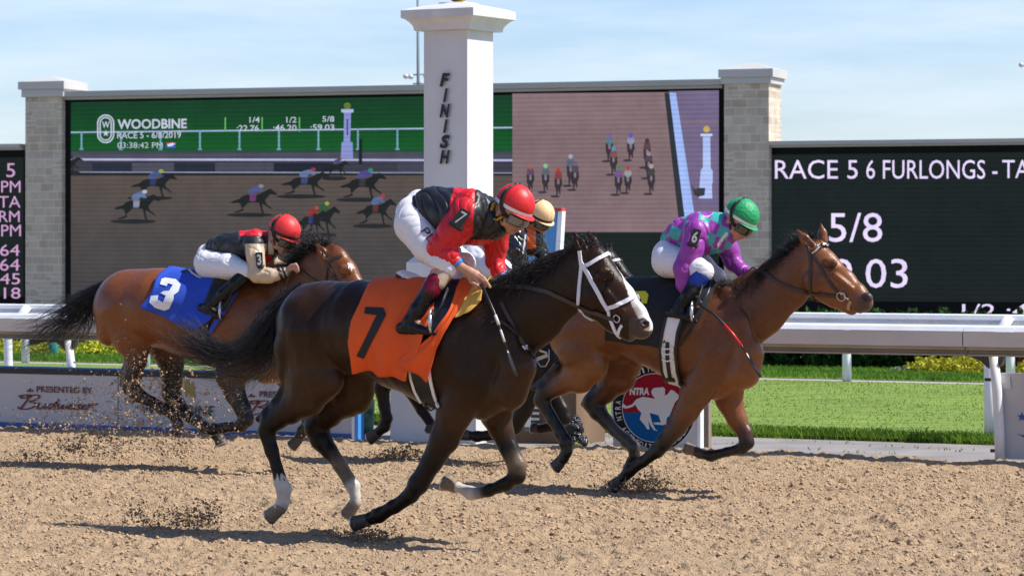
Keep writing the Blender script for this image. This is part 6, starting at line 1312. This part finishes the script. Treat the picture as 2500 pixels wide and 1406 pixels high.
fl = f3.field(); fl.chain([(508, 618, 24, 0, 1.3)], .02, W7); fl.chain(NL3, .02, W7); fl.chain(FL3, .02, W7); fl.build('breeches', m_breech, p3, .0055, None, .01, creases(.004, .07, 16))
boot(f3, p3, [(592, 676, 19, .235, .95), (575, 692, 18, .26, .95), (545, 718, 16, .29, .95), (518, 740, 13, .305, .9), (506, 748, 13, .31, .9)], [(492, 750, 11, .31, .8), (510, 756, 12, .315, .8), (528, 768, 8, .315, .9), (540, 776, 5, .315, 1)], .3)
boot(f3, p3, [(612, 676, 17, -.23), (580, 712, 15, -.29), (555, 745, 12, -.32)], [(548, 752, 10, -.32), (580, 768, 6, -.32)], -.3)
helmet(f3, p3, H3, mat('scarlet_cap', (.72, .03, .03), .5, bump=(30, .25, .01)), m_strap, m_lens)
plate(f3, p3, [(623, 615), (641, 615), (642, 650), (626, 652)], .262, '3', .03)
sa = empty('saddle', f3.PW(520, 680, 0), 'black race saddle with a pale rim on the blue cloth', 'saddle', 'race saddles')
fl = f3.field(); fl.chain([(466, 662, 6, 0, 7), (490, 672, 6, 0, 7), (520, 684, 6, 0, 6), (570, 690, 8, 0, 4), (592, 684, 8, 0, 3)], .01, BLK); fl.build('seat', m_strap, sa, .006)
mb = MB(); mb.tube([f3.PW(*p) for p in ((463, 656, .0), (462, 657, .1), (470, 666, .16), (490, 678, .17), (514, 686, .17))], .008, 6); mb.build('rim', m_alu, sa, True)
s3.cloth('saddle_flap', mat('black_leather', (.009, .009, .010), .35), sa, [(525, 686), (515, 715), (505, 740)], [(592, 690), (578, 718), (555, 760)], 14, 20, .036, None, False)
m_bluec = mat('blue_cloth', (.014, .065, .46), .75, noise=(6, .10))
oc = empty('saddle_cloth', f3.PW(450, 740, .3), 'royal blue saddle cloth with a white number 3 on the left horse', 'saddle cloth', 'numbered saddle cloths')
ocl = s3.cloth('cloth', m_bluec, oc, [(418, 650), (385, 680), (372, 715), (347, 748)], [(560, 690), (545, 730), (520, 780), (482, 806)], 42, 36, .015, lambda s, t: .018 * (1 + math.sin(s * 11 + t * 6 + math.sin(s * 4))) * (.2 + t))
s3.cloth('front_flap', m_bluec, oc, [(570, 690), (548, 745), (515, 800), (512, 812)], [(596, 698), (574, 730), (545, 775), (518, 813)], 10, 24, .024, None, False)
so3 = Skin(f3, ocl)
D3 = [(395, 681), (404, 678), (430, 682), (442, 695), (436, 712), (425, 720), (424, 730), (414, 752), (402, 757), (380, 750), (366, 738), (370, 722), (388, 721), (386, 732), (399, 737), (406, 722), (393, 716), (400, 711), (414, 710), (423, 696), (411, 692), (408, 699), (391, 694)]
mb = MB(); lay(mb, D3, lambda x, y: so3.hit(x, y, .008), 6); mb.build('number', m_wht, oc)
gi = empty('girth', f3.PW(500, 820, .2), 'plain black girth below the royal blue cloth', 'girth', 'saddle girths')
mb = MB(); s3.strap(mb, [(506, 770), (500, 805), (500, 840), (510, 880)], 26, .030); mb.build('band', m_strap, gi)
stirrup(f3, sa, 540, 766, .315, 1, 'metal stirrup under the boot of the rider with beige sleeves', [(572, 690, .26), (562, 725, .33), (546, 752, .33), (542, 758, .32)])
# ------------------------------------------------------------------ almost black horse behind, rider with the orange cap
f4 = Fig(22.6); NB = (.016, .012, .010)
h4 = empty('horse', f4.W((f4.P(1180, 900)[0], 0, 0)), 'almost black horse half hidden behind the dark brown leader', 'horse', 'race horses at full gallop')
B = f4.field()
B.chain([(1062, 790, 92, 0, .92), (1120, 770, 84, 0, 1.05), (1180, 785, 96, 0, 1.0), (1240, 805, 106, 0, .78), (1292, 828, 100, 0, .66)], .05, NB)
B.chain([(1170, 705, 20), (1230, 708, 20), (1280, 716, 26, 0, .7)], .04, NB)
B.chain([(1305, 780, 84, 0, .5), (1365, 732, 68, 0, .42), (1420, 682, 56, 0, .44), (1452, 648, 46, 0, .5)], .04, NB)
for b in (.09, -.09): B.chain([(1336, 870, 34, b, .8), (1325, 905, 36, b, .8)], .025, NB)
B.chain([(1474, 640, 38, 0, .7), (1486, 668, 46, 0, .6), (1522, 700, 36, 0, .64), (1552, 728, 28, 0, .74), (1566, 742, 20, 0, .95)], .025, NB)
B.chain([(1478, 700, 26, 0, .8), (1520, 732, 18, 0, .8)], .018, NB)
for b in (.078, -.078): B.chain([(1498, 650, 12, b, .8), (1508, 652, 10, b, .8)], .012, NB)
B.chain([(1468, 628, 12, .055, .8), (1474, 614, 10, .06, .7), (1481, 594, 2.5, .06, .7)], .012, NB); B.chain([(1478, 622, 12, -.055, .8), (1486, 608, 10, -.06, .7), (1492, 592, 2.5, -.06, .7)], .012, NB)
B.chain([(1050, 820, 74, .12, .8), (1040, 870, 56, .15, .65), (1010, 905, 34, .15, .75), (950, 918, 25, .15, .85), (932, 945, 20, .15, .9), (938, 990, 14, .15, .95), (944, 1020, 14, .15, 1), (938, 1040, 14, .15, 1), (925, 1052, 12, .15, 1)], .02, NB)
B.chain([(1090, 850, 64, -.12, .7), (1060, 900, 34, -.14, .75), (1010, 925, 24, -.15, .85), (1002, 950, 18, -.15, .9), (1030, 1000, 13, -.15, 1), (1050, 1030, 12, -.15, 1)], .02, NB)
B.chain([(1290, 900, 50, .13, .5), (1296, 945, 32, .13, .75), (1278, 1000, 22, .13, .85), (1258, 1040, 18, .13, .9), (1235, 1058, 14, .13, .9), (1190, 1062, 12, .13, 1), (1165, 1064, 13, .13, 1), (1150, 1062, 11, .13, 1)], .02, NB)
B.chain([(1320, 900, 44, -.12, .5), (1340, 950, 26, -.13, .75), (1372, 1000, 18, -.13, .85), (1380, 1020, 15, -.13, .9), (1350, 1040, 12, -.13, 1), (1320, 1046, 12, -.13, 1)], .02, NB)
b4 = B.build('body', m_coat, h4, .009); s4 = Skin(f4, b4); eyes(f4, s4, h4, 1500, 664, 6)
hoof(f4, h4, (922, 1054), (902, 1066), 14, 17, .15, None, (898, 1080)); hoof(f4, h4, (1150, 1062), (1130, 1056), 13, 16, .13, None, (1124, 1064))
hoof(f4, h4, (1052, 1034), (1046, 1052), 12, 15, -.15, None, (1056, 1058)); hoof(f4, h4, (1318, 1046), (1302, 1040), 12, 15, -.13, None, (1296, 1048))
hair('tail', m_hair, h4, [G(f4, p) for p in ([(1000, 730, 0), (960, 760, 0), (920, 800, 0), (880, 840, 0)], [(1000, 735, 0), (965, 780, 0), (930, 840, 0), (900, 880, 0)])], 140, (.02, .03, .02), .004, 12, 41, .03)
hair('mane', m_hair, h4, [G(f4, p) for p in ([(1462, 606, 0), (1435, 615, .03), (1405, 640, .06)], [(1420, 630, 0), (1390, 645, .03), (1365, 675, .07)], [(1375, 665, 0), (1345, 680, .04), (1325, 705, .08)])], 240, (.014, .02, .014), .0034, 10, 49, .03)
bd = empty('bridle', f4.PW(1490, 640, .1), 'dark bridle with a pale browband on the almost black horse', 'bridle', 'bridles and reins')
for nm, pts, w, m in (('head_piece', [(1472, 622), (1476, 640), (1478, 680)], 6, m_brown), ('brow_band', [(1480, 642), (1496, 636), (1512, 634)], 7, m_alu), ('cheek_strap', [(1480, 642), (1500, 680), (1530, 712)], 6, m_brown)):
    mb = MB(); s4.strap(mb, pts, w, .007); mb.build(nm, m, bd)
ORG = (.75, .13, .01); NBK = (.010, .010, .012)
p4 = empty('person', f4.W((f4.P(1230, 700)[0], 0, 0)), 'jockey in shiny black jacket with orange collar and peach cap, behind the leader', 'person', 'jockeys in the race')
H4 = headframe(f4, 1322, 521, 0, 34, .86, .50, 16)
T4 = [(1190, 590, 30, 0, 1.1), (1215, 580, 38, 0, 1.15), (1262, 580, 44, 0, 1.15), (1290, 585, 40, 0, 1.1)]
NA4 = [(1258, 572, 30, .15), (1262, 610, 23, .19), (1268, 645, 18, .18), (1285, 662, 13, .12), (1300, 668, 10, .08)]; FA4 = [(1306, 588, 26, -.15), (1322, 618, 19, -.18), (1328, 648, 15, -.15), (1316, 668, 10, -.08)]
NL4 = [(1165, 622, 34, .06), (1168, 632, 36, .11), (1205, 655, 30, .17), (1235, 672, 20, .21)]; FL4 = [(1165, 622, 34, -.06), (1170, 632, 36, -.11), (1215, 655, 28, -.17), (1250, 668, 19, -.21)]
fl = f4.field(); fl.chain(sh(T4, 6), .02, SKIN); fl.chain(sh(NA4, 4), .01, SKIN); fl.chain(sh(FA4, 4), .01, SKIN); fl.chain(sh(NL4, 5), .02, SKIN); fl.chain(sh(FL4, 5), .02, SKIN)
fl.chain([(1235, 672, 14, .21), (1200, 720, 10, .28), (1180, 760, 7, .31)], .01, SKIN); fl.chain([(1250, 668, 14, -.21), (1210, 730, 9, -.31)], .01, SKIN)
fl.chain([(1292, 570, 19, 0), (1308, 552, 18, 0)], .015, SKIN); head(fl, H4, (.52, .30, .24)); fist(fl, 1296, 667, .08, 14, 3, .75, SKIN, .010); fist(fl, 1318, 670, -.07, 12, 4, .75, SKIN, .009)
fl.build('body', m_skin, p4, .0055)
def silk4(V, C):
    x, y = pixcol(f4, V); o = np.tile(np.array(NBK), (len(V), 1)); sl_ = C[:, 0] > .3
    og = ~sl_ & (((x > 1276) & (x < 1308) & (y < 606) & (y > 545)) | ((x < 1250) & (y > 585)) ); o[og] = ORG; z = (np.abs(x - 1281 + (y - 585) * .12) < 2) & (y > 572) & (y < 618); o[z] = (.5, .5, .52); return o
fl = f4.field(); fl.chain(T4, .02, BK); fl.chain([(1290, 565, 25, 0, 1), (1298, 558, 22, 0, 1)], .015, BK); fl.chain(NA4, .016, (.5, .1, .1)); fl.chain(FA4, .016, (.5, .1, .1)); fl.build('jacket', m_shiny, p4, .0055, silk4, .005, creases(.011, .11, 22))
fl = f4.field(); fl.chain([(1180, 605, 28, 0, 1.2)], .02, W7); fl.chain(NL4, .02, W7); fl.chain(FL4, .02, W7); fl.build('breeches', m_breech, p4, .006, None, .01, creases(.008, .09, 26))
boot(f4, p4, [(1232, 682, 17, .22), (1208, 720, 14, .28), (1185, 750, 11, .31)], [(1175, 758, 9, .31), (1200, 764, 8, .315), (1218, 770, 5, .315)], .3)
boot(f4, p4, [(1248, 680, 16, -.22), (1225, 720, 14, -.28), (1205, 750, 11, -.31)], [(1195, 758, 9, -.31), (1236, 770, 5, -.315)], -.3)
helmet(f4, p4, H4, mat('peach_cap', (.88, .58, .29), .5, bump=(30, .25, .01)), m_strap, m_lens)
oc = empty('saddle_cloth', f4.PW(1150, 760, .2), 'dark saddle cloth almost hidden behind the nearest rider', 'saddle cloth', 'numbered saddle cloths')
s4.cloth('cloth', m_bcloth, oc, [(1085, 695), (1070, 760), (1075, 840)], [(1230, 698), (1210, 760), (1190, 850)], 24, 24, .014)
sa = empty('saddle', f4.PW(1180, 690, 0), 'race saddle under the rider with the peach cap', 'saddle', 'race saddles')
fl = f4.field(); fl.chain([(1150, 690, 6, 0, 7), (1180, 698, 7, 0, 5), (1220, 700, 8, 0, 3)], .01, BLK); fl.build('seat', m_strap, sa, .007)
rn = empty('reins', f4.PW(1400, 690, .1), 'dark reins of the almost black horse, mostly hidden', 'reins', 'bridles and reins')
mb = MB(); s4.strap(mb, [(1530, 716), (1470, 700), (1400, 690), (1340, 690), (1305, 690)], 7, .010); mb.build('rein', m_brown, rn)
# ================================================================== LOOSE AND FLYING DIRT
def clods(name, P, size, m, label, cat='dirt', seed=1, flat=.7):
    """irregular six-cornered lumps at points P"""
    r = np.random.default_rng(seed); n = len(P); s = np.asarray(size)
    base = np.array([[1, 0, 0], [-1, 0, 0], [0, 1, 0], [0, -1, 0], [0, 0, 1], [0, 0, -1], [.6, .6, .5], [-.6, .5, -.5]], float)
    T = np.array([[4, 0, 6], [4, 6, 2], [0, 2, 6], [4, 2, 1], [4, 1, 3], [4, 3, 0], [5, 2, 0], [5, 1, 7], [5, 7, 2], [7, 1, 2], [5, 3, 1], [5, 0, 3]])
    V = base[None] * r.uniform(.6, 1.35, (n, 8, 1)) + r.normal(0, .13, (n, 8, 3)); V[:, :, 2] *= flat
    a = r.uniform(0, 6.28, n); c, sn = np.cos(a)[:, None], np.sin(a)[:, None]; V = np.stack([V[..., 0] * c - V[..., 1] * sn, V[..., 0] * sn + V[..., 1] * c, V[..., 2]], -1)
    V = V * s[:, None, None] + P[:, None]; F_ = (T[None] + 8 * np.arange(n)[:, None, None]).reshape(-1, 3)
    o = link(name, fastmesh(V.reshape(-1, 3), None, F_), m); return tag(o, label, cat, kind='stuff')
r = np.random.default_rng(5); n = 70000
Yc_ = 16.9 + (31.5 - 16.9) * r.random(n) ** .8; Xc_ = r.uniform(-1, 1, n) * (Yc_ * .168 + .1); k = (Xc_ * ST + Yc_ * CT < 24.5) & (r.random(n) < .25 + .9 * vnoise(Xc_, Yc_, .6, 21)); Xc_, Yc_ = Xc_[k], Yc_[k]
sz = .005 + .014 * r.random(len(Xc_)) ** 3.2
clods('loose_clods', np.stack([Xc_, Yc_, dirt_height(Xc_, Yc_) + sz * .25], 1), sz, m_clod, 'loose crumbs of tan dirt lying all over the track', seed=2)
def spray(fig, spots, m, name, label, seed, ground=True):
    """spots: (px, py, spread x, spread y, count, size, lean)"""
    r = np.random.default_rng(seed); P, Sz = [], []
    for px, py, sx, sy, n, s, b0, sb in spots:
        for _ in range(n):
            t = r.normal(0, 1); x = px + sx * r.normal(); y = py + sy * r.normal() ; b = b0 + sb * r.normal()
            p = fig.PW(x, y, b)
            if p[2] < .01: p = (p[0], p[1], .01 + .03 * r.random())
            c = 1 + (r.random() < .25) * r.integers(1, 5)
            q = s * (.35 + 1.0 * r.random() ** 2.5)
            for _ in range(c): P.append([p[i] + r.normal() * q * 1.1 for i in range(3)]); Sz.append(q * r.uniform(.5, 1))
    return clods(name, np.array(P), np.array(Sz), m, label, 'flying dirt', seed, .9)
spray(f3, [(330, 930, 26, 40, 210, .0135, .35, .15), (400, 980, 60, 45, 240, .012, .35, .2), (270, 1000, 80, 50, 520, .0115, .3, .25), (470, 1010, 50, 40, 230, .012, .3, .2), (220, 1040, 90, 26, 480, .012, .3, .3), (390, 1050, 80, 22, 420, .0115, .3, .25), (150, 1000, 80, 60, 170, .007, .2, .3), (330, 870, 60, 50, 70, .008, .3, .2), (600, 960, 90, 60, 130, .006, .25, .2), (300, 960, 160, 90, 700, .005, .3, .3), (560, 980, 60, 50, 160, .005, .3, .2)], m_clod, 'flying_dirt', 'pale clods and grit thrown up around the hind legs of the left horse', 31)
spray(f3, [(210, 1090, 60, 14, 374, 0.0117, .5, .3), (60, 1115, 50, 12, 204, 0.0109, .5, .3), (420, 1095, 30, 22, 289, 0.0094, .5, .3)], m_dark_clod, 'flying_dirt', 'darker damp clods low over the track behind the left horse', 32)
spray(f7, [(390, 1262, 40, 18, 255, 0.0094, .1, .2), (470, 1268, 36, 16, 442, 0.0101, .1, .2), (520, 1245, 18, 16, 153, 0.0078, .1, .2), (335, 1245, 16, 22, 119, 0.0094, .1, .2), (420, 1222, 30, 14, 68, 0.0070, .1, .2)], m_dark_clod, 'flying_dirt', 'loose dark spray of dirt behind the nearest horse', 33)
spray(f7, [(905, 1305, 36, 12, 442, 0.0101, .13, .12), (860, 1312, 40, 8, 204, 0.0086, .13, .12)], m_dark_clod, 'flying_dirt', 'dark dirt bursting under the front hoof of the nearest horse', 34)
spray(f6, [(1560, 1182, 34, 11, 442, 0.0109, .1, .15), (1595, 1168, 14, 12, 153, 0.0086, .1, .15), (1530, 1190, 40, 6, 238, 0.0094, .1, .15)], m_dark_clod, 'flying_dirt', 'dark dirt kicked up under the front hoof of the bright bay horse', 35)
spray(f4, [(985, 1108, 28, 12, 442, 0.0117, .1, .2), (930, 1112, 20, 9, 153, 0.0094, .1, .2), (1190, 1145, 40, 10, 272, 0.0101, .6, .3)], m_dark_clod, 'flying_dirt', 'dark dirt kicked up behind the legs of the nearest horse', 36)
